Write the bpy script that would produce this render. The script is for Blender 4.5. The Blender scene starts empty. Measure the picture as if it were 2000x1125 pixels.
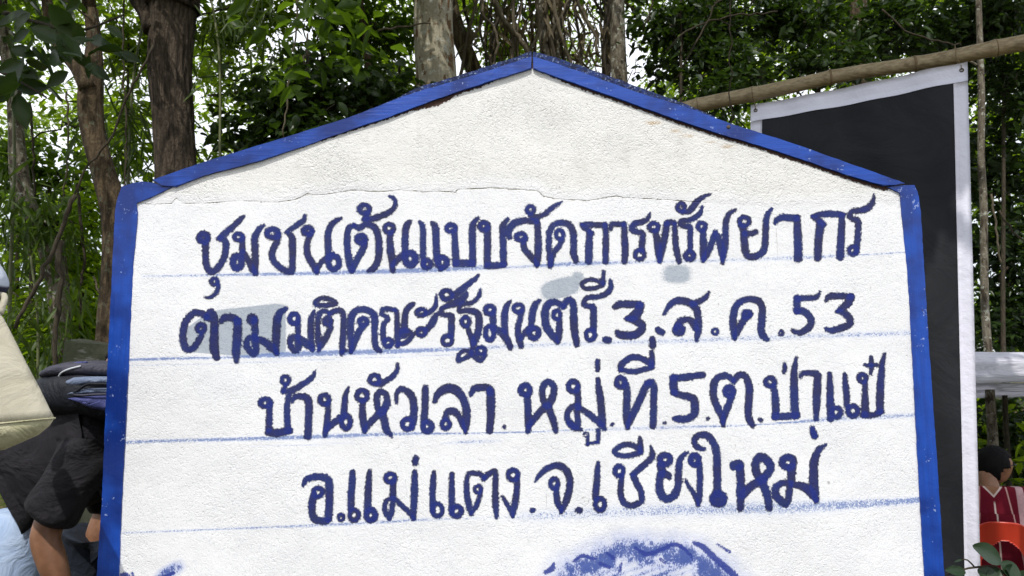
import bpy, bmesh, math, random
import numpy as np
from mathutils import Vector, Matrix, noise as mnoise
R = math.radians
rng = np.random.default_rng(7)
random.seed(7)
scene = bpy.context.scene
COL = scene.collection

# ------------------------------------------------------------------ camera
F = 1444.0                      # focal length in pixels of the 2000 px wide photograph
PITCH, ROLL, CAMZ = R(6.6), R(0.9), 1.55
CAM = np.array([0.0, 0.0, CAMZ])
_f = np.array([0, math.cos(PITCH), math.sin(PITCH)])
_u0 = np.array([0, -math.sin(PITCH), math.cos(PITCH)])
_r0 = np.array([1.0, 0, 0])
_r = math.cos(ROLL) * _r0 - math.sin(ROLL) * _u0
_u = math.cos(ROLL) * _u0 + math.sin(ROLL) * _r0
cam_data = bpy.data.cameras.new('camera')
cam_data.sensor_width = 36.0
cam_data.lens = 36.0 * F / 2000.0
cam_data.clip_start, cam_data.clip_end = 0.05, 400
cam_data.dof.use_dof = True
cam_data.dof.focus_distance = 2.3
cam_data.dof.aperture_fstop = 9.0
cam = bpy.data.objects.new('camera', cam_data)
COL.objects.link(cam)
cam.matrix_world = Matrix(((_r[0], _u[0], -_f[0], 0), (_r[1], _u[1], -_f[1], 0), (_r[2], _u[2], -_f[2], CAMZ), (0, 0, 0, 1)))
scene.camera = cam

# ------------------------------------------------------------------ light
SUN_EL, SUN_AZ = R(58), R(192)          # azimuth: clockwise from +Y
world = bpy.data.worlds.new('World')
scene.world = world
world.use_nodes = True
wn = world.node_tree
wn.nodes.clear()
w_out = wn.nodes.new('ShaderNodeOutputWorld')
w_bg = wn.nodes.new('ShaderNodeBackground')
w_sky = wn.nodes.new('ShaderNodeTexSky')
w_sky.sky_type = 'NISHITA'
w_sky.sun_disc = False
w_sky.sun_elevation = SUN_EL
w_sky.sun_rotation = SUN_AZ
w_sky.dust_density = 2.0
w_tc = wn.nodes.new('ShaderNodeTexCoord')
w_no = wn.nodes.new('ShaderNodeTexNoise')
w_no.inputs['Scale'].default_value = 1.6
w_no.inputs['Detail'].default_value = 6
w_cr = wn.nodes.new('ShaderNodeValToRGB')
w_cr.color_ramp.elements[0].position = 0.33
w_cr.color_ramp.elements[1].position = 0.55
w_mx = wn.nodes.new('ShaderNodeMix')
w_mx.data_type = 'RGBA'
w_mx.inputs[7].default_value = (11.0, 11.4, 12.2, 1)    # bright thin cloud, in the sky's own units
wn.links.new(w_tc.outputs['Generated'], w_no.inputs['Vector'])
wn.links.new(w_no.outputs['Fac'], w_cr.inputs['Fac'])
wn.links.new(w_cr.outputs['Color'], w_mx.inputs[0])
wn.links.new(w_sky.outputs['Color'], w_mx.inputs[6])
wn.links.new(w_mx.outputs[2], w_bg.inputs['Color'])
w_bg.inputs['Strength'].default_value = 0.13
wn.links.new(w_bg.outputs['Background'], w_out.inputs['Surface'])
sun_d = bpy.data.lights.new('sun', 'SUN')
sun_d.energy = 3.6
sun_d.angle = R(0.53)
sun_d.color = (1.0, 0.965, 0.91)
sun = bpy.data.objects.new('sun', sun_d)
COL.objects.link(sun)
_sd = Vector((math.sin(SUN_AZ) * math.cos(SUN_EL), math.cos(SUN_AZ) * math.cos(SUN_EL), math.sin(SUN_EL)))
sun.rotation_euler = _sd.to_track_quat('Z', 'Y').to_euler()
sun.location = _sd * 30
scene.view_settings.view_transform = 'Standard'
scene.view_settings.look = 'None'
scene.view_settings.gamma = 1
scene.view_settings.exposure = -0.05
scene.view_settings.use_curve_mapping = False
scene.cycles.max_bounces = 8
scene.cycles.transparent_max_bounces = 8

# ------------------------------------------------------------------ helpers
def P(px, py, d):
    """world point seen at pixel (px, py) of the 2000x1125 frame, d metres ahead"""
    v = _f + (px - 1000) / F * _r + (562.5 - py) / F * _u
    return Vector(CAM + v * (d / v[1]))

def unproj(px, py, d):
    px = np.asarray(px, float); py = np.asarray(py, float)
    v = _f[None] + ((px - 1000) / F)[:, None] * _r[None] + ((562.5 - py) / F)[:, None] * _u[None]
    return CAM[None] + v * (d / v[:, 1])[:, None]

def proj(P3):
    q = P3 - CAM[None]
    z = q @ _f
    return 1000 + F * (q @ _r) / z, 562.5 - F * (q @ _u) / z

def mesh_from(name, V, Fq, mat, parent=None, smooth=True, attrs=None):
    """V (n,3), Fq list of (m,k) int arrays"""
    me = bpy.data.meshes.new(name)
    V = np.asarray(V, np.float32)
    if not isinstance(Fq, list):
        Fq = [Fq]
    Fq = [np.asarray(f, np.int32) for f in Fq if len(f)]
    nl = sum(f.size for f in Fq); nf = sum(len(f) for f in Fq)
    me.vertices.add(len(V)); me.vertices.foreach_set('co', V.ravel())
    me.loops.add(nl); me.loops.foreach_set('vertex_index', np.concatenate([f.ravel() for f in Fq]))
    me.polygons.add(nf)
    tot = np.concatenate([np.full(len(f), f.shape[1], np.int32) for f in Fq])
    st = np.concatenate([[0], np.cumsum(tot)[:-1]]).astype(np.int32)
    me.polygons.foreach_set('loop_start', st)
    try:
        me.polygons.foreach_set('loop_total', tot)
    except Exception:
        pass
    me.polygons.foreach_set('use_smooth', np.full(nf, smooth))
    if attrs:
        for k, v in attrs.items():
            a = me.attributes.new(k, 'FLOAT', 'POINT')
            a.data.foreach_set('value', np.asarray(v, np.float32))
    me.update(calc_edges=True)
    me.validate()
    o = bpy.data.objects.new(name, me)
    COL.objects.link(o)
    if mat: me.materials.append(mat)
    if parent: o.parent = parent
    return o

def tag(o, label=None, cat=None, group=None, kind=None):
    if label: o['label'] = label
    if cat: o['category'] = cat
    if group: o['group'] = group
    if kind: o['kind'] = kind
    return o

def thing(name, label, cat, loc=(0, 0, 0), group=None):
    o = bpy.data.objects.new(name, None)
    COL.objects.link(o)
    o.empty_display_size = 0.1
    return tag(o, label, cat, group)      # empties stay at the origin of their builder unless moved

def bm_obj(name, bm, mat, parent=None, smooth=False, bevel=0):
    me = bpy.data.meshes.new(name)
    if bevel:
        bmesh.ops.bevel(bm, geom=[e for e in bm.edges if e.calc_face_angle(0) > 0.5], offset=bevel, segments=2, affect='EDGES')
    bmesh.ops.recalc_face_normals(bm, faces=bm.faces)
    bm.to_mesh(me); bm.free()
    for p in me.polygons: p.use_smooth = smooth
    me.materials.append(mat)
    o = bpy.data.objects.new(name, me)
    COL.objects.link(o)
    if parent: o.parent = parent
    return o

def catmull(pts, step):
    """pts (n,k); returns resampled smooth curve, roughly STEP apart (in the first two/three coords)"""
    p = np.asarray(pts, float)
    if len(p) < 2: return p
    q = np.vstack([2 * p[0] - p[1], p, 2 * p[-1] - p[-2]])
    out = []
    for i in range(1, len(q) - 2):
        a, b, c, d = q[i - 1], q[i], q[i + 1], q[i + 2]
        n = max(2, int(np.linalg.norm((c - b)[:2]) / step) + 1)
        t = np.linspace(0, 1, n, endpoint=False)[:, None]
        out.append(0.5 * ((2 * b) + (c - a) * t + (2 * a - 5 * b + 4 * c - d) * t ** 2 + (3 * b - a - 3 * c + d) * t ** 3))
    out.append(p[-1:])
    return np.vstack(out)

def tube_arrays(pts, rad, n=10, rough=0.0, furrow=None, caps=True, seed=0, rows=None):
    """pts (m,3), rad (m,) -> V, quads, caps; furrow(theta, s, r) returns a radius factor"""
    p = np.asarray(pts, float); r = np.asarray(rad, float)
    t = np.gradient(p, axis=0)
    t /= np.linalg.norm(t, axis=1)[:, None] + 1e-9
    ref = np.array([0.0, 1.0, 0.0]) if abs(t[0][1]) < 0.9 else np.array([1.0, 0, 0])
    nrm = np.zeros_like(p)
    a = np.cross(t[0], ref); a /= np.linalg.norm(a)
    for i in range(len(p)):
        a = a - t[i] * np.dot(a, t[i]); a /= np.linalg.norm(a) + 1e-9
        nrm[i] = a
    bi = np.cross(t, nrm)
    th = np.linspace(0, 2 * math.pi, n, endpoint=False)
    s = np.concatenate([[0], np.cumsum(np.linalg.norm(np.diff(p, axis=0), axis=1))])
    rr = np.repeat(r[:, None], n, 1)
    if rough:
        g = np.random.default_rng(seed)
        ph = g.uniform(0, 6.28, 6); fr = g.integers(1, 5, 6); fs = g.uniform(1, 9, 6)
        m = sum(np.sin(th[None] * fr[k] + s[:, None] * fs[k] + ph[k]) for k in range(6)) / 6
        rr = rr * (1 + rough * m)
    if furrow is not None:
        rr = rr * furrow(th[None] + 0 * s[:, None], s[:, None] + 0 * th[None])
    V = p[:, None, :] + rr[..., None] * (np.cos(th)[None, :, None] * nrm[:, None] + np.sin(th)[None, :, None] * bi[:, None])
    m = len(p)
    i = np.arange(m - 1)[:, None] * n; j = np.arange(n)[None]; k = (j + 1) % n
    Q = np.stack([i + j, i + k, i + n + k, i + n + j], -1).reshape(-1, 4)
    V = V.reshape(-1, 3)
    T = np.zeros((0, 3), int)
    if caps:
        c0, c1 = len(V), len(V) + 1
        V = np.vstack([V, p[0], p[-1]])
        jj = np.arange(n); kk = (jj + 1) % n
        T = np.vstack([np.stack([np.full(n, c0), kk, jj], 1), np.stack([np.full(n, c1), (m - 1) * n + jj, (m - 1) * n + kk], 1)])
    return V, Q, T

def join_arrays(parts):
    Vs, Qs, Ts, o = [], [], [], 0
    for V, Q, T in parts:
        Vs.append(V); Qs.append(Q + o); Ts.append(T + o); o += len(V)
    return np.vstack(Vs), [np.vstack(Qs), np.vstack(Ts)]

def tube(name, pts, rad, mat, parent=None, n=10, **kw):
    V, Q, T = tube_arrays(pts, rad, n, **kw)
    return mesh_from(name, V, [Q, T], mat, parent)

def box_bm(bm, lo, hi):
    v = [bm.verts.new((x, y, z)) for x in (lo[0], hi[0]) for y in (lo[1], hi[1]) for z in (lo[2], hi[2])]
    for q in ((0, 1, 3, 2), (4, 6, 7, 5), (0, 4, 5, 1), (2, 3, 7, 6), (0, 2, 6, 4), (1, 5, 7, 3)):
        bm.faces.new([v[i] for i in q])
    return v

def ground_z(x, y):
    return 0.05 * math.sin(x * .5) * math.cos(y * .4) + max(0, (y - 6)) * 0.02

# ------------------------------------------------------------------ materials
class NT:
    def __init__(s, name):
        s.m = bpy.data.materials.new(name); s.m.use_nodes = True
        s.t = s.m.node_tree; s.t.nodes.clear()
        s.out = s.n('ShaderNodeOutputMaterial')
    def n(s, typ, **kw):
        nd = s.t.nodes.new(typ)
        for k, v in kw.items(): setattr(nd, k, v)
        return nd
    def put(s, sock, v):
        if isinstance(v, bpy.types.NodeSocket): s.t.links.new(v, sock)
        elif v is not None:
            if isinstance(v, (tuple, list)) and len(v) == 3 and sock.type == 'RGBA': v = (*v, 1)
            sock.default_value = v
    def attr(s, name):
        return s.n('ShaderNodeAttribute', attribute_name=name).outputs['Fac']
    def obj(s): return s.n('ShaderNodeTexCoord').outputs['Object']
    def map(s, v, scale=(1, 1, 1), loc=(0, 0, 0), rot=(0, 0, 0)):
        m = s.n('ShaderNodeMapping'); s.put(m.inputs['Vector'], v)
        m.inputs['Scale'].default_value = scale; m.inputs['Location'].default_value = loc; m.inputs['Rotation'].default_value = rot
        return m.outputs[0]
    def noise(s, v, scale, detail=2, rough=.5, dist=0, out='Fac'):
        n = s.n('ShaderNodeTexNoise'); s.put(n.inputs['Vector'], v)
        n.inputs['Scale'].default_value = scale; n.inputs['Detail'].default_value = detail
        n.inputs['Roughness'].default_value = rough; n.inputs['Distortion'].default_value = dist
        return n.outputs[out]
    def voro(s, v, scale, feature='F1', out='Distance'):
        n = s.n('ShaderNodeTexVoronoi', feature=feature); s.put(n.inputs['Vector'], v)
        n.inputs['Scale'].default_value = scale
        return n.outputs[out]
    def math(s, op, a, b=None, c=None, clamp=False):
        n = s.n('ShaderNodeMath', operation=op, use_clamp=clamp)
        s.put(n.inputs[0], a); s.put(n.inputs[1], b); s.put(n.inputs[2], c)
        return n.outputs[0]
    def ramp(s, v, lo, hi, a=0.0, b=1.0, smooth=True):
        n = s.n('ShaderNodeMapRange', interpolation_type='SMOOTHSTEP' if smooth else 'LINEAR')
        s.put(n.inputs[0], v)
        n.inputs[1].default_value = lo; n.inputs[2].default_value = hi; n.inputs[3].default_value = a; n.inputs[4].default_value = b
        return n.outputs[0]
    def mix(s, f, a, b, mode='MIX'):
        n = s.n('ShaderNodeMix', data_type='RGBA', blend_type=mode)
        s.put(n.inputs[0], f); s.put(n.inputs[6], a); s.put(n.inputs[7], b)
        return n.outputs[2]
    def bump(s, h, strength=.5, dist=.01, normal=None):
        n = s.n('ShaderNodeBump'); s.put(n.inputs['Height'], h)
        n.inputs['Strength'].default_value = strength; n.inputs['Distance'].default_value = dist
        if normal is not None: s.put(n.inputs['Normal'], normal)
        return n.outputs[0]
    def pbr(s, col, rough=.6, normal=None, spec=.4, **kw):
        n = s.n('ShaderNodeBsdfPrincipled')
        s.put(n.inputs['Base Color'], col); s.put(n.inputs['Roughness'], rough)
        s.put(n.inputs['Specular IOR Level'], spec)
        if normal is not None: s.put(n.inputs['Normal'], normal)
        for k, v in kw.items(): s.put(n.inputs[k], v)
        return n.outputs[0]
    def done(s, sh):
        s.t.links.new(sh, s.out.inputs['Surface']); return s.m

def leaf_mat(name, dark, light, trans, rough=.42, tfac=.45):
    t = NT(name)
    a = t.attr('tone')
    ns = t.noise(t.obj(), 14, 2)
    f = t.math('ADD', a, t.math('MULTIPLY', t.math('SUBTRACT', ns, .5), .35), clamp=True)
    c = t.mix(f, dark, light)
    bs = t.pbr(c, rough, t.bump(t.noise(t.obj(), 60, 2), .25, .004), spec=.32)
    tr = t.n('ShaderNodeBsdfTranslucent')
    t.put(tr.inputs['Color'], t.mix(f, tuple(x * .55 for x in trans), trans))
    ms = t.n('ShaderNodeMixShader'); ms.inputs[0].default_value = tfac
    t.t.links.new(bs, ms.inputs[1]); t.t.links.new(tr.outputs[0], ms.inputs[2])
    return t.done(ms.outputs[0])

def bark_mat(name, a, b, blotch=None, furrow=1.0, scale=1.0, lichen=None):
    t = NT(name)
    o = t.obj()
    st = t.map(o, (14 * scale, 14 * scale, 2.2 * scale))
    n1 = t.noise(st, 2.2, 6, .62, .6)
    n2 = t.noise(o, 9 * scale, 5, .6)
    n3 = t.noise(o, 55 * scale, 3, .6)
    c = t.mix(t.ramp(n1, .35, .65), a, b)
    c = t.mix(t.math('MULTIPLY', t.ramp(n3, .4, .7), .4), c, tuple(x * .55 for x in a))
    if blotch:
        c = t.mix(t.ramp(t.noise(t.map(o, (1, 1, .45)), 11 * scale, 6, .68, .4), .50, .58), c, blotch)
    if lichen:
        c = t.mix(t.ramp(t.noise(o, 17 * scale, 5, .7), .56, .63), c, lichen)
    h = t.math('ADD', t.math('MULTIPLY', n1, furrow), t.math('ADD', t.math('MULTIPLY', n2, .35), t.math('MULTIPLY', n3, .22)))
    return t.done(t.pbr(c, .88, t.bump(h, .9, .03 * max(.35, furrow)), spec=.25))

def cloth_mat(name, col, col2=None, scale=9, rough=.85, weave=900, bump=.35, dist=.02):
    t = NT(name)
    o = t.obj()
    n1 = t.noise(o, scale, 4, .55, 1.2)
    c = t.mix(t.ramp(n1, .3, .7), col, col2 or tuple(x * .7 for x in col))
    h = t.math('ADD', n1, t.math('MULTIPLY', t.noise(o, weave, 1), .05))
    return t.done(t.pbr(c, rough, t.bump(h, bump, dist), spec=.25))
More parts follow.
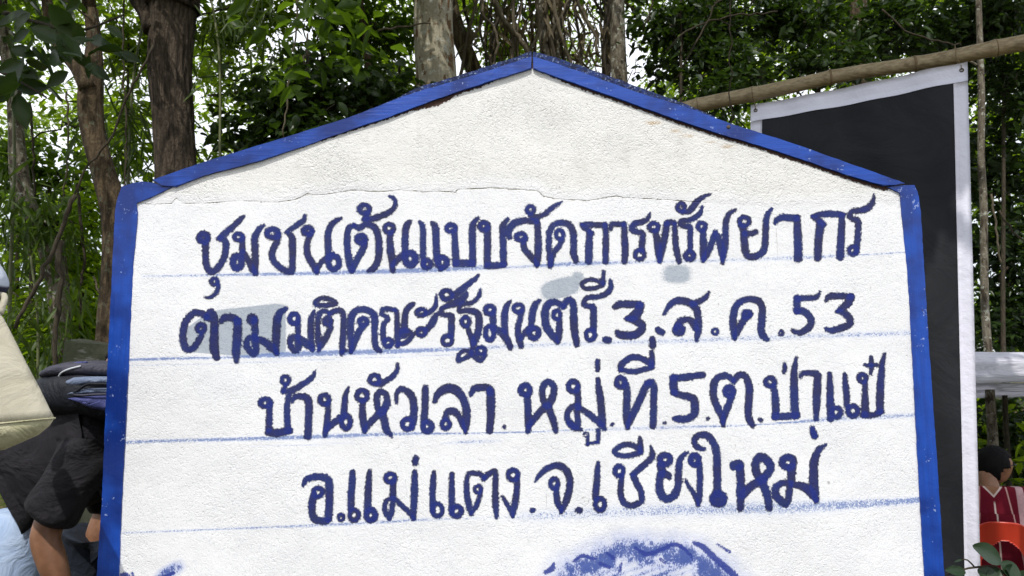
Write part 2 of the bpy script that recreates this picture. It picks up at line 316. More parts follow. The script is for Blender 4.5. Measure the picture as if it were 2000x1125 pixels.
# ------------------------------------------------------------------ the lettering: brush strokes traced in photo pixels
# every stroke: crop origin x0, y0 and zoom s, then "x,y[,width] x,y[,width] ..." in zoomed pixels; O cx,cy,rx,ry,w is a painted ring
STROKES = """
@ 360 380 5.1147
O 193,432,40,40,64
215,480,65 213,600 222,700 250,762 300,765 350,715 400,630 418,540 412,470 360,432,55
350,440,55 430,370,62 500,310,58 550,260,50 590,222,34
O 300,870,34,33,38
335,880,40 338,930,46 315,985,45 275,1020,36 230,1030,24 197,1022,10
O 543,425,44,34,42
583,425,50 583,560,62
O 530,675,44,62,66
585,575,55 640,660,60 695,765,62
712,785,60 710,600,68 704,450,66 725,380,60 760,335,50 796,308,26
O 882,388,57,42,54
945,400,50 928,470,58 888,545,64 876,600,64 898,670,62 960,732,62 1035,770,62 1075,755,64 1080,650,64 1080,520,68 1072,420,62 1035,385,40
1012,378,26 1080,335,48 1150,285,55 1192,255,50 1205,212,34
O 1233,362,44,32,54
1268,375,56 1238,445,60 1222,540,62 1238,620,66 1278,690,66 1320,772,54
1320,760,50 1360,685,52 1430,625,54 1480,595,50
O 1492,680,53,66,56
1440,620,66 1434,500,66 1435,400,64 1450,330,62 1490,280,54 1530,252,44 1568,238,26
@ 680 360 5.1147
55,412,50 5,440,58 -12,540,62 -4,680,66 15,790,70 35,860,60
40,850,60 95,740,64 145,650,66 165,585,64
O 130,548,40,34,58
60,405,45 112,438,55 160,405,58 220,405,62 272,440,66 300,520,66 308,640,68 298,750,66 255,835,64 205,862,44
O 162,247,52,40,50
195,290,58 175,345,60
150,350,38 250,342,58 350,308,56 430,268,52 470,212,42 470,162,40 440,130,32 412,118,22
O 411,442,45,44,46
428,480,58 415,560,62 424,650,76 436,750,70 445,865,46
445,810,50 500,745,60 560,700,64
O 620,745,50,62,68
568,680,66 570,560,66 574,450,64 590,400,60 625,368,30
712,375,30 745,420,54 748,560,58 748,700,58 752,800,56
O 788,797,38,36,50
838,385,40 872,430,66 878,560,68 884,700,70 895,770,70
O 940,780,48,50,58
930,840,60 918,855,30
O 1027,437,46,34,46
1062,465,54 1066,560,60 1072,700,66 1078,790,70
1070,787,66 1150,787,70 1245,788,68
1245,795,66 1242,650,66 1240,520,68 1242,420,64 1262,372,50 1298,338,32
O 1357,418,42,36,50
1392,440,62 1392,600,68 1390,790,68
1385,815,64 1480,812,64 1560,802,62
1552,800,62 1550,650,64 1545,500,64 1545,420,60 1568,380,50 1594,348,34
@ 980 360 5.1147
78,530,50 68,470,70 110,400,72 190,368,66 270,365,62 340,372,60
357,375,55 362,520,66 364,650,70 352,800,62
352,800,46 290,722,62 230,650,60 215,590,56
O 190,525,44,33,46
240,545,50 220,580,50
O 287,255,37,36,42
282,300,44 310,330,60 370,325,50 440,288,50 500,238,46 560,198,34 596,176,18
485,815,56 476,700,56 470,580,56 480,470,58 522,408,60 600,385,60 675,408,64 716,500,66 718,620,66 716,700,66 740,765,54
485,800,52 520,690,54 570,620,54 602,555,52
O 578,503,37,44,40
795,400,40 850,400,50 950,405,56 1030,408,56
800,412,44 850,450,56 905,490,40
880,480,56 872,600,72 868,770,68
1030,400,50 1038,450,56 1040,600,62 1036,770,60
1088,448,36 1100,400,50 1160,398,50 1220,402,50
1222,395,54 1226,520,62 1232,650,68 1226,770,62
1480,290,20 1465,335,38 1420,370,50 1340,388,58 1302,425,64 1312,460,60 1370,478,58 1408,495,56 1405,560,60 1398,660,60
O 1378,703,46,46,44
@ 1240 360 5.1147
O 190,426,46,38,46
207,470,58 222,560,66 236,680,66 248,775,40
248,765,50 275,640,64 300,520,66 318,400,64
320,385,56 370,378,52 400,388,50
396,400,50 403,520,56 415,650,60 443,770,50
672,222,26 650,290,44 600,335,48 540,358,50 460,368,46 460,405,44 500,420,48 550,428,52 552,520,54 555,640,50
O 548,712,40,38,52
O 460,230,36,40,42
470,280,40 540,268,56 590,212,62 640,155,50 700,118,34 758,98,16
O 667,422,38,38,42
680,470,52 685,560,66 684,660,66 685,755,54
685,750,56 730,680,62 768,580,60 802,482,52
802,485,52 845,570,70 872,680,70 880,785,34
880,750,50 902,600,64 905,480,62 910,380,58 940,298,48 1005,252,22
@ 1420 360 5.1147
O 173,370,49,43,46
135,400,50 165,460,68 172,560,74 180,640,70 202,708,66 262,724,66 330,700,66 372,650,64 382,560,62 388,450,60 392,360,56 412,292,50 452,243,24
180,490,60 240,492,58 290,475,50
485,380,44 512,342,54 570,330,66 640,335,70 700,338,62
700,330,66 706,450,72 712,600,80 712,738,84
850,318,34 950,298,58 1050,298,62 1160,303,52
850,320,34 915,360,60 965,400,56
935,390,80 916,550,78 908,735,68
1145,310,60 1143,450,66 1135,600,74 1130,725,74
1466,100,12 1462,160,42 1412,232,66 1330,262,58 1252,272,54 1222,312,48 1248,345,50 1305,368,56 1305,480,60 1298,600,60 1292,680,56
O 1257,660,39,38,44
@ 340 560 6.25
430,400,60 370,345,76 300,318,76 235,325,80 170,395,84 130,470,84 112,600,84 125,700,84 155,765,74 230,755,74 285,690,76 335,600,66
O 332,507,44,48,58
390,385,64 450,305,80 490,385,96 495,520,96 488,650,104 492,760,104 520,865,80
572,430,50 610,382,84 680,375,92 750,392,92 778,420,92
775,420,98 772,560,104 765,700,104 755,800,96 762,905,60
950,385,120 952,395,140
985,400,84 985,600,78
985,620,80 915,625,70 882,690,72 905,760,74 965,818,74 998,780,80 985,650,84
1000,635,76 1100,670,84 1180,735,100 1255,810,56
1250,815,60 1243,650,94 1250,500,96 1265,380,96 1300,310,80 1372,265,42
@ 540 560 6.25
O 214,392,54,60,60
262,420,66 262,600,68
255,610,62 180,615,66 162,680,66 200,762,68 245,785,58 268,720,80 240,640,62
265,620,70 340,680,100 440,760,64
440,770,50 424,640,70 418,500,74 428,380,70 462,290,28
640,325,50 590,298,56 540,310,60 508,370,60 502,500,62 512,640,72 515,795,26
520,760,54 570,680,66 620,590,72 665,500,62
O 625,424,38,38,66
650,330,64 700,300,64 770,288,62 812,330,64 820,450,74 812,600,76 803,720,74 798,815,54
800,795,54 852,775,34
475,212,54 480,180,56 540,142,56 600,140,56 670,162,58 730,205,44 650,222,54 560,228,54 475,220,50
912,795,56 905,650,70 900,500,84 918,360,84 970,292,78 1070,278,74 1160,310,80 1198,380,84 1195,520,74 1198,650,72 1215,740,72 1275,790,46
915,790,56 950,680,74 1000,560,80 1060,490,56
O 1058,428,48,42,58
1440,285,52 1350,270,58 1290,275,50 1285,330,56 1350,372,56 1360,405,46 1312,450,62 1298,550,66 1305,650,68
O 1362,686,48,46,56
1440,280,54 1468,320,56 1470,450,60 1480,600,80 1478,725,54
1480,705,56 1580,680,58 1640,620,60 1655,580,56 1600,535,56 1530,540,60
1555,575,120 1562,450,80 1570,350,74 1590,280,70 1640,225,66 1675,212,44
@ 780 540 5.6267
O 240,396,50,35,48
300,410,56 360,370,56 400,318,44 405,250,34 405,195,8
O 242,612,46,40,50
290,590,66 350,530,76 388,460,72 420,405,34
738,185,44 700,240,76 600,300,78 520,325,58 462,358,50 465,408,48 530,428,60 570,440,66 572,540,70 570,650,68
O 527,702,52,50,46
O 520,203,56,50,54
600,215,74 680,148,74 760,85,64 830,28,48 868,-10,30
895,128,18 880,200,44 840,258,46 780,292,46 695,300,52 662,340,46 665,382,48 740,375,60 820,385,66 868,425,74 878,500,76 870,600,76 830,700,78 795,810,44
O 727,497,42,50,50
750,560,40 782,650,64 812,730,70
785,845,50 740,820,40 690,822,40 652,868,46 648,925,46 700,908,44 785,868,50
O 896,815,46,38,48
795,835,50 845,895,66 900,925,44 940,865,50
O 993,368,48,44,54
1028,400,66 1028,560,68
O 993,625,44,76,54
1035,560,50 1090,590,74 1140,625,90 1180,690,76 1222,780,60
1160,600,70 1155,480,72 1160,380,66 1182,322,56 1222,268,24
O 1306,350,52,42,46
1345,380,54 1328,460,56 1305,560,62 1310,660,68 1338,765,56
1340,680,50 1400,590,60 1460,560,64
O 1480,623,50,58,62
1448,560,60 1455,480,72 1470,370,74 1500,300,64 1545,262,32
@ 980 520 5.6235
670,440,56 610,400,66 535,400,72 485,462,80 474,560,84 495,670,84 552,755,78 612,835,44
620,820,56 630,720,74 635,600,60
O 605,535,38,48,44
670,450,56 710,388,70 752,370,70 786,430,76 790,560,78 798,700,84 825,860,62
1190,155,34 1198,230,52 1160,290,60 1060,335,54 950,342,56 905,385,52 900,420,50 960,440,56 1005,455,64 1006,560,70 1005,690,70
O 975,755,48,56,48
1108,205,50 1040,235,44 960,248,44 892,232,42 885,185,42 940,152,42 1010,150,42 1080,172,48 1110,195,48
1115,190,48 1115,120,44 1118,60,36
1135,805,66 1175,812,70
1240,450,54 1290,420,76 1400,418,78 1500,420,80 1520,425,78
1520,430,90 1490,510,104 1430,560,88 1365,580,44
1365,575,36 1450,590,80 1530,640,90 1532,700,86 1465,752,84 1380,760,84 1300,752,80 1262,715,40
1715,700,66 1758,728,70
1655,795,62 1655,870,76
@ 1280 540 4.7619
82,352,24 120,285,44 180,232,60 250,225,64 330,250,64 380,300,68 398,370,64 402,480,66 382,595,34
350,250,60 420,228,50 470,190,46 502,145,18
378,480,60 340,415,60 290,400,56 230,420,64 195,480,60
O 220,497,36,32,52
O 559,513,26,25,24
740,572,44 726,480,62 726,380,64 750,280,62 810,225,56 890,210,56 960,230,62 994,290,62 992,400,66 985,500,66 1010,560,62 1050,588,34
738,565,50 785,470,62 830,400,60 880,355,40
O 855,352,34,28,42
O 1171,525,18,20,22
1532,142,20 1500,190,42 1420,200,50 1320,205,56
1318,200,64 1318,320,66
1315,325,56 1380,325,62 1430,368,62 1450,420,62 1420,480,62 1360,518,56 1310,518,44 1275,498,26
1588,225,28 1620,185,54 1700,180,54 1820,185,56
1820,190,72 1790,250,74 1740,290,58 1688,325,30
1700,320,40 1770,350,64 1810,400,66 1800,450,60 1720,482,62 1640,500,56 1588,488,36
@ 490 680 5.6267
O 160,600,60,42,50
205,620,66 203,750,68 200,890,72
190,925,74 300,930,86 425,905,76
410,915,72 402,800,68 398,700,64 400,600,60 420,525,56
O 379,352,42,42,44
385,405,44 352,470,50
350,480,44 440,468,68 530,420,64 620,365,58 680,308,48 708,245,14
455,592,28 482,540,56 560,530,68 620,560,84 638,640,80 635,760,78 630,880,80 625,970,80
O 808,565,50,50,56
850,600,60 845,720,62 832,850,70 812,965,44
830,890,64 900,830,70 980,765,74
O 1045,810,48,74,58
1022,750,74 1030,620,66 1042,520,60 1074,430,22
O 1224,520,58,56,58
1232,580,60 1225,680,66 1238,800,80 1250,910,60
1258,890,60 1330,800,68 1400,735,72 1460,690,70
1410,700,60 1390,610,66 1385,530,70 1420,480,66 1475,500,64 1500,560,68 1492,630,80 1440,700,84
1445,710,80 1470,800,80 1490,890,76 1545,965,34
O 1360,345,54,48,50
1390,400,46 1430,392,64 1500,350,60 1570,300,56 1612,230,46 1610,168,26
@ 740 690 5.92
205,572,36 205,480,52 245,418,62 300,425,74 370,480,82 400,560,84 406,660,84 400,780,78 380,870,56
O 330,818,56,60,56
538,398,66 536,500,76 532,650,78 525,790,84
O 562,850,52,56,62
645,555,54 672,490,76 735,430,96 810,405,104 885,425,108 950,490,92 1000,590,84 1015,700,90 1005,820,86 1000,920,36
1000,900,40 955,800,60 925,730,70 870,672,80 800,672,70 768,740,66
O 773,820,44,50,52
1065,475,50 1100,410,74 1180,395,84 1260,400,84 1290,450,84
1290,430,94 1295,560,98 1295,700,88 1288,800,84 1280,895,76
1447,845,36 1447,858,38
@ 980 680 5.6235
O 258,460,52,52,64
280,540,72 288,650,74 292,800,76 292,910,58
300,860,56 370,760,70 440,680,72 500,625,70
470,625,60 448,520,66 450,440,68 480,385,70 530,378,70 572,430,70 565,520,74 520,620,80
510,640,76 545,740,72 578,830,68 592,910,54
O 785,420,54,56,56
832,430,60 838,560,68 838,650,66
840,640,60 780,640,60 725,700,60 722,780,64 780,850,74 835,850,60 835,780,60 822,680,54
740,830,56 800,875,66 875,895,34
850,650,60 940,712,66 1030,785,68 1130,885,50
1055,340,46 1068,450,70 1085,560,76 1098,700,78 1108,830,76
1052,145,54 1053,240,50
O 927,953,25,23,17
944,975,28 942,1060,34
935,1052,30 1000,1040,28 1055,1035,36
1055,1035,42 1062,960,46 1058,895,36
1215,837,42 1216,838,42
O 1306,375,46,52,56
1365,400,70 1378,500,76 1372,650,76 1375,780,80 1385,880,44
1385,865,46 1430,750,72 1480,650,76 1530,540,78 1580,430,78 1625,375,66
1590,385,60 1645,370,64 1670,430,70 1668,560,72 1668,700,72 1660,855,66
1308,240,60 1312,190,70 1370,130,66 1450,98,62 1530,112,66 1600,148,66 1650,180,62
1308,235,46 1380,252,54 1450,255,58 1550,238,58 1655,208,50
1645,190,62 1650,110,58 1645,42,46
1790,822,34 1791,823,34
@ 1260 670 5.6267
290,378,50 400,380,76 520,365,72 632,350,70
315,380,86 312,480,90 325,545,74
310,545,70 400,572,74 480,592,80 535,620,84 545,700,86 540,780,80 470,830,76 400,838,82 330,830,60
685,830,38 686,831,38
965,410,60 900,358,66 830,370,74 772,410,76 750,490,78 752,590,78 790,700,74 840,800,72 858,905,44
850,870,60 890,740,74 930,640,70 945,590,64
O 925,533,42,44,70
975,420,60 1020,362,68 1078,350,70 1122,400,72 1146,500,80 1140,620,80 1130,740,76 1140,830,76 1180,905,60
1262,843,44 1272,846,44
@ 1460 680 5.6267
O 250,373,50,46,54
290,415,56 304,550,78 310,680,82 302,750,84
300,748,80 400,750,78 545,735,70
522,740,86 516,600,86 512,450,84 512,300,74 522,190,54 538,105,28
405,172,30 412,215,50 402,270,34
580,322,28 602,280,54 680,272,62 760,290,78 768,370,84 762,500,84 758,640,78 755,785,42
713,880,56 722,930,74 738,965,76
902,278,48 905,400,68 908,550,78 912,700,80 912,770,78
O 975,707,48,52,52
1066,290,46 1078,420,66 1090,550,68 1092,630,66
O 1158,690,56,54,56
O 1262,330,40,40,54
1290,380,56 1290,520,66 1290,650,82 1288,730,80
1280,732,78 1370,735,60 1470,700,64
1452,690,80 1455,560,84 1462,400,82 1470,280,74 1482,170,56 1506,65,34
1358,100,44 1360,200,48 1355,290,26
1285,182,32 1350,190,46 1420,182,44
@ 570 860 5.6267
130,492,36 160,430,60 225,405,74 310,400,76 370,412,78 410,455,82 415,600,84 412,750,84 405,870,76
390,880,76 320,885,76 252,860,80 226,780,80 225,680,80 248,600,74
O 290,570,48,48,50
O 543,845,28,36,32
670,350,60 664,450,70 652,600,72 650,740,74
O 686,822,50,60,48
856,335,40 845,450,66 838,600,74 832,750,78
O 868,822,50,58,62
O 1084,415,52,48,52
1115,440,64 1112,620,70
1115,640,50 1050,652,46 1018,730,50 1040,810,52 1078,862,44 1100,760,58 1108,660,54
1135,640,46 1200,710,50 1270,775,52 1345,868,36
1350,345,50 1350,500,74 1342,700,72 1338,860,50
1360,195,66 1360,250,66
@ 820 860 5.6267
155,352,44 148,450,66 140,600,62 142,780,62
O 192,765,56,68,46
352,370,50 352,500,62 350,650,66 350,800,64
O 405,780,52,56,56
715,415,46 660,372,56 590,360,50 532,372,46 515,480,56 522,620,64 545,740,62 568,820,34
570,805,40 620,720,50 650,640,50 668,550,48
O 641,537,38,38,36
700,425,56 760,370,62 825,335,46 832,400,58 830,550,64 832,700,70 845,850,34
O 1024,382,54,56,52
1070,400,60 1065,560,64 1045,700,70 1022,838,36
905,615,30 950,690,46 1000,770,56 1022,830,40
1235,770,54 1245,770,52
@ 1060 840 5.6267
-85,572,14 -50,515,40 0,462,60 60,418,66 130,392,72 200,400,76 262,450,74 298,540,72 295,640,72 268,750,76 205,905,44
205,890,48 165,800,68 152,700,64 155,620,60
O 127,588,42,54,48
392,880,66 405,882,66
608,360,38 602,450,62 592,600,70 580,750,68
O 630,818,50,66,54
O 840,450,46,54,50
870,500,56 858,600,62 858,700,66 888,790,66 960,832,60 1040,808,60 1090,770,60 1072,660,68 1030,580,70 1000,505,70
980,492,46 1060,430,66 1140,360,66 1205,285,66 1185,170,12
1075,245,60 960,280,56 850,280,50 785,240,46 830,190,56 900,162,58 980,165,58 1050,200,60
1075,230,62 1076,140,50 1066,78,30
O 1345,325,56,50,70
1295,385,80 1308,450,84 1285,550,76 1285,650,84 1312,725,90 1370,755,86 1445,715,84 1485,620,80 1492,480,76 1500,360,66 1530,290,56 1588,245,28
1320,485,84 1370,490,72 1390,520,50
@ 1320 820 5.6235
O 205,440,44,52,62
255,490,66 265,600,66 262,720,64 258,850,62 250,940,34
105,662,28 150,740,42 200,820,48 245,935,36
312,320,40 250,308,60 205,260,60 212,200,66 270,165,66 335,168,72 392,222,74 430,300,76 448,400,78 452,560,80 455,700,80 455,810,84
O 467,868,54,50,90
640,500,104 685,495,118
700,530,90 710,650,86 712,800,92 708,970,70
740,820,90 820,730,90 900,680,90 960,650,90
915,640,80 878,560,84 876,470,86 920,408,92 985,432,92 1032,500,90 1018,570,86 950,650,90
950,690,92 985,780,88 1010,880,84 1022,970,72
O 1228,465,62,58,76
1268,520,92 1265,650,90
1255,700,70 1170,692,66 1095,745,80 1100,830,84 1160,895,84 1210,920,72 1240,820,74 1245,730,70
1270,710,66 1370,722,80 1450,765,100 1540,890,56
1540,880,68 1515,720,98 1512,560,96 1525,430,88 1572,330,66 1650,272,26
1503,105,58 1522,168,76
"""

def parse_strokes():
    out = []; x0 = y0 = 0; s = 1
    for ln in STROKES.strip().splitlines():
        ln = ln.strip()
        if ln.startswith('@'):
            x0, y0, s = map(float, ln[1:].split()); continue
        if ln.startswith('O'):
            cx, cy, rx, ry, w = map(float, ln[1:].split(','))
            a = np.linspace(0, 2 * math.pi, 25)
            p = np.stack([cx + rx * np.cos(a), cy + ry * np.sin(a), np.full(25, w)], 1)
            out.append((np.stack([x0 + p[:, 0] / s, y0 + p[:, 1] / s, p[:, 2] / s / 2], 1), True)); continue
        pts = []; w = 60
        for tok in ln.split():
            q = list(map(float, tok.split(',')))
            if len(q) == 3: w = q[2]
            pts.append((x0 + q[0] / s, y0 + q[1] / s, w / s / 2))
        out.append((catmull(pts, 3.0), False))
    return out

# ------------------------------------------------------------------ the sign
BD = 2.24                                           # distance of the sign's face
RAKE_L_TOP = [(300, 353), (400, 318), (532, 278), (680, 232), (812, 182), (928, 149), (1038, 112)]
RAKE_L_BOT = [(318, 364), (345, 366), (400, 344), (500, 318), (598, 286), (680, 257), (763, 229), (832, 203), (895, 181), (961, 159), (1038, 136)]
RAKE_R_TOP = [(1041, 112), (1138, 144), (1248, 184), (1331, 208), (1427, 244), (1504, 268), (1562, 287), (1670, 326), (1765, 359)]
RAKE_R_BOT = [(1041, 136), (1132, 168), (1220, 199), (1331, 239), (1413, 266), (1492, 289), (1562, 312), (1654, 344), (1724, 364), (1747, 363)]
CAP_L_TOP = [(522, 281), (600, 256), (680, 228), (780, 186), (812, 169), (928, 134), (1000, 111), (1038, 97)]
CAP_R_TOP = [(1041, 97), (1069, 104), (1138, 126), (1248, 167), (1331, 196), (1400, 226)]
SIDE_L_OUT = [(337, 365), (322, 363), (297, 357), (277, 355), (260, 358), (239, 365), (236, 373), (228, 395), (225, 431), (219, 555), (211, 720), (205, 860), (200, 985), (190, 1125), (160, 1650)]
SIDE_L_IN = [(337, 366), (318, 376), (292, 388), (267, 396), (269, 414), (268, 440), (265, 480), (262, 512), (256, 640), (249, 770), (245, 860), (240, 960), (236, 1040), (233, 1125), (211, 1650)]
SIDE_R_OUT = [(1768, 362), (1785, 362), (1792, 375), (1797, 414), (1804, 529), (1812, 660), (1819, 760), (1828, 890), (1834, 979), (1843, 1125), (1876, 1650)]
SIDE_R_IN = [(1732, 366), (1757, 377), (1760, 420), (1768, 500), (1774, 580), (1779, 660), (1784, 750), (1790, 870), (1796, 979), (1805, 1125), (1837, 1650)]

def interp_poly(poly, x):
    a = np.array(poly, float); a = a[np.argsort(a[:, 0])]
    return np.interp(x, a[:, 0], a[:, 1])
def interp_x(poly, y):
    a = np.array(poly, float); a = a[np.argsort(a[:, 1])]
    return np.interp(y, a[:, 1], a[:, 0])

def build_face(sign, mat):
    stp = 0.004
    xs = np.arange(-1.30, 1.36, stp); zs = np.concatenate([[0.1, 0.4], np.arange(0.88, 2.62, stp)])
    X, Z = np.meshgrid(xs, zs)
    V = np.stack([X.ravel(), np.full(X.size, BD), Z.ravel()], 1)
    px, py = proj(V)
    nx, nz = len(xs), len(zs)
    # pixel-space distance fields of everything that is painted on
    W, H, x00, y00, g = 1620, 1060, 215, 95, 1.0
    ink = np.full((H, W), 30.0); coat = np.zeros((H, W))
    def seg(field, a, b, pad, accum=None):
        xlo = int(max(0, min(a[0], b[0]) - a[2] - pad - x00)); xhi = int(min(W, max(a[0], b[0]) + a[2] + pad - x00 + 2))
        ylo = int(max(0, min(a[1], b[1]) - a[2] - pad - y00)); yhi = int(min(H, max(a[1], b[1]) + a[2] + pad - y00 + 2))
        if xhi <= xlo or yhi <= ylo: return
        yy, xx = np.mgrid[ylo:yhi, xlo:xhi]
        xx = xx + x00; yy = yy + y00
        dx, dy = b[0] - a[0], b[1] - a[1]
        L = dx * dx + dy * dy + 1e-9
        t = np.clip(((xx - a[0]) * dx + (yy - a[1]) * dy) / L, 0, 1)
        d = np.hypot(xx - a[0] - t * dx, yy - a[1] - t * dy) - (a[2] + t * (b[2] - a[2]))
        field[ylo:yhi, xlo:xhi] = np.minimum(field[ylo:yhi, xlo:xhi], d)
    for pts, ring in parse_strokes():
        one = np.full((H, W), 9.0) if False else None
        xlo = int(max(0, pts[:, 0].min() - 30 - x00)); xhi = int(min(W, pts[:, 0].max() + 30 - x00))
        ylo = int(max(0, pts[:, 1].min() - 30 - y00)); yhi = int(min(H, pts[:, 1].max() + 30 - y00))
        loc = np.full((yhi - ylo, xhi - xlo), 30.0)
        yy, xx = np.mgrid[ylo:yhi, xlo:xhi]; xx = xx + x00; yy = yy + y00
        for a, b in zip(pts[:-1], pts[1:]):
            dx, dy = b[0] - a[0], b[1] - a[1]
            t = np.clip(((xx - a[0]) * dx + (yy - a[1]) * dy) / (dx * dx + dy * dy + 1e-9), 0, 1)
            loc = np.minimum(loc, np.hypot(xx - a[0] - t * dx, yy - a[1] - t * dy) - (a[2] + t * (b[2] - a[2]) + .9))
        ink[ylo:yhi, xlo:xhi] = np.minimum(ink[ylo:yhi, xlo:xhi], loc)
        coat[ylo:yhi, xlo:xhi] += np.clip(-loc / 2.5, 0, 1) * (1.25 if ring else 1.0)
    yy, xx = np.mgrid[0:H, 0:W]; xx = xx + x00; yy = yy + y00
    chalk = np.zeros((H, W))
    # guide lines: (points x, y, half width, strength, upward bleed)
    GL = [
        [(278, 540, 2.0, .55), (430, 537, 3, .75), (560, 535, 4, .8), (700, 531, 5, .8), (820, 528, 6, .85), (930, 523, 6, .7), (1000, 522, 3, .6), (1110, 516, 5, .8), (1240, 512, 4, .55), (1420, 508, 4, .5), (1560, 503, 4.5, .55), (1700, 497, 2, .65), (1768, 493, 2, .6)],
        [(250, 703, 3, .85), (340, 700, 3, .85), (450, 698, 3, .8), (560, 692, 6, .9), (700, 688, 6, .85), (830, 684, 5, .8), (920, 681, 4, .7), (1000, 676, 5, .5), (1200, 669, 5, .5), (1380, 664, 7, .5), (1560, 657, 6, .5), (1700, 653, 6, .55), (1780, 650, 6, .5)],
        [(232, 714, 1.3, .5), (400, 711, 1.3, .55), (540, 706, 1.2, .6), (700, 700, 1.2, .55), (890, 693, 1.4, .6)],
        [(245, 864, 4, .75), (330, 861, 4, .7), (490, 857, 4, .8), (620, 853, 5, .8), (790, 847, 4, .7), (890, 847, 1.8, .85), (1000, 845, 1.8, .9), (1100, 841, 1.8, .75), (1200, 838, 4, .5), (1330, 834, 4, .6), (1440, 831, 1.6, .8), (1530, 826, 2, .9), (1640, 818, 6, .55), (1785, 811, 5, .6)],
        [(490, 872, 1.2, .5), (600, 869, 1.2, .55), (690, 864, 1.2, .5)],
        [(860, 866, 2, .4), (920, 863, 4, .55), (980, 861, 3, .3)],
        [(240, 1041, 2.2, .6), (420, 1034, 2.2, .65), (570, 1028, 3, .65), (720, 1021, 4, .65), (850, 1014, 3, .6), (960, 1011, 3, .3), (1040, 1008, 11, .45), (1200, 1000, 14, .5), (1320, 996, 14, .55), (1500, 992, 15, .6), (1640, 987, 11, .66), (1740, 981, 8, .72), (1795, 977, 7, .8)],
        [(1295, 905, 2.0, .5), (1310, 900, 2, .4), (1313, 935, 2.5, .5)],
    ]
    for gl in GL:
        p = catmull(gl, 6)
        for a, b in zip(p[:-1], p[1:]):
            pad = a[2] * 1.6 + 4
            xlo = int(max(0, a[0] - x00 - 1)); xhi = int(min(W, b[0] - x00 + 2))
            ylo = int(max(0, min(a[1], b[1]) - pad - y00)); yhi = int(min(H, max(a[1], b[1]) + pad - y00))
            if xhi <= xlo or yhi <= ylo: continue
            X2 = xx[ylo:yhi, xlo:xhi]; Y2 = yy[ylo:yhi, xlo:xhi]
            t = np.clip((X2 - a[0]) / (b[0] - a[0] + 1e-6), 0, 1)
            d = (Y2 - (a[1] + t * (b[1] - a[1]))) / max(a[2], .9)
            v = a[3] * np.exp(-(np.abs(d) ** 2.6) * .8)
            chalk[ylo:yhi, xlo:xhi] = np.maximum(chalk[ylo:yhi, xlo:xhi], v)
    # grey patches of touched-up paint
    def blob(cx, cy, rx, ry, soft, tilt=0):
        X2 = (xx - cx) * math.cos(tilt) + (yy - cy) * math.sin(tilt); Y2 = -(xx - cx) * math.sin(tilt) + (yy - cy) * math.cos(tilt)
        d = (np.abs(X2 / rx) ** 3 + np.abs(Y2 / ry) ** 3) ** (1 / 3)
        return np.clip((1 - d) / soft + .5, 0, 1)
    grey = np.zeros((H, W))
    top = np.interp(xx, [366, 400, 425, 538, 555], [640, 615, 606, 593, 596]); bot = np.interp(xx, [366, 430, 480, 560], [688, 692, 697, 690])
    gm = np.clip(np.minimum.reduce([yy - top, bot - yy, (xx - 366) * 1.0, (558 - xx) * .8]) / 3 + .5, 0, 1)
    grey = np.maximum(grey, gm * .95)
    grey = np.maximum(grey, .85 * blob(1094, 563, 38, 19, .35, -.25))
    grey = np.maximum(grey, .8 * blob(1128, 545, 12, 14, .6))
    grey = np.maximum(grey, .85 * blob(1322, 535, 27, 18, .7))
    grey = np.maximum(grey, .22 * blob(420, 755, 62, 34, .9))
    # hair of the portrait: dry brush strokes in an arc
    hair = np.zeros((H, W))
    ang = np.arctan2(1175 - yy, xx - 1262); rad = np.hypot((xx - 1262) * .64, yy - 1175)
    lobes = 3 * np.sin(ang * 7 + 1) + 2 * np.sin(ang * 17)
    out_r = 134 + lobes; in_r = 90 + 8 * np.sin(ang * 9 + 2) + 5 * np.sin(ang * 21)
    arc = np.clip((out_r + 6 - rad) / 34, 0, 1) * np.clip((rad - in_r + 26) / 30, 0, 1)
    hair = np.maximum(hair, arc * .80)
    inner = np.clip((in_r + 4 - rad) / 12, 0, 1) * (.46 + .22 * np.sin(xx * .11 + 3 * np.sin(yy * .09)) * np.sin(yy * .21 + xx * .05))
    hair = np.maximum(hair, inner)
    hair = np.maximum(hair, .46 * np.clip((152 + lobes - rad) / 34, 0, 1) * (rad > 90))
    dark = [[(1240, 1069, 2.5), (1262, 1082, 5), (1290, 1074, 4), (1320, 1063, 4.5), (1345, 1080, 2.5), (1352, 1092, 2)],
            [(1355, 1060, 4), (1375, 1070, 6), (1400, 1094, 6.5), (1425, 1115, 7), (1440, 1130, 7)],
            [(1120, 1097, 2.5), (1137, 1086, 4), (1163, 1092, 3)], [(1185, 1080, 2.5), (1198, 1090, 4.5), (1200, 1092, 2)], [(1170, 1100, 3), (1190, 1108, 4)],
            [(1065, 1118, 4), (1078, 1110, 6), (1082, 1100, 2)], [(1400, 1062, 2), (1425, 1078, 3)], [(1210, 1116, 3), (1214, 1100, 2)], [(1290, 1092, 3), (1300, 1100, 2)],
            [(236, 1124, 4), (246, 1123, 5), (252, 1130, 4)], [(258, 1118, 2), (262, 1130, 3)], [(316, 1130, 5), (340, 1118, 3)]]
    hd = np.full((H, W), 30.0)
    for st in dark:
        p = catmull(st, 3)
        for a, b in zip(p[:-1], p[1:]): seg(hd, a, b, 20)
    for cx, cy, rx, ry in ((333, 1115, 26, 12), (318, 1128, 20, 10)):
        hair = np.maximum(hair, .6 * blob(cx, cy, rx, ry, .8, -.5))
    # stains
    stain = np.zeros((H, W))
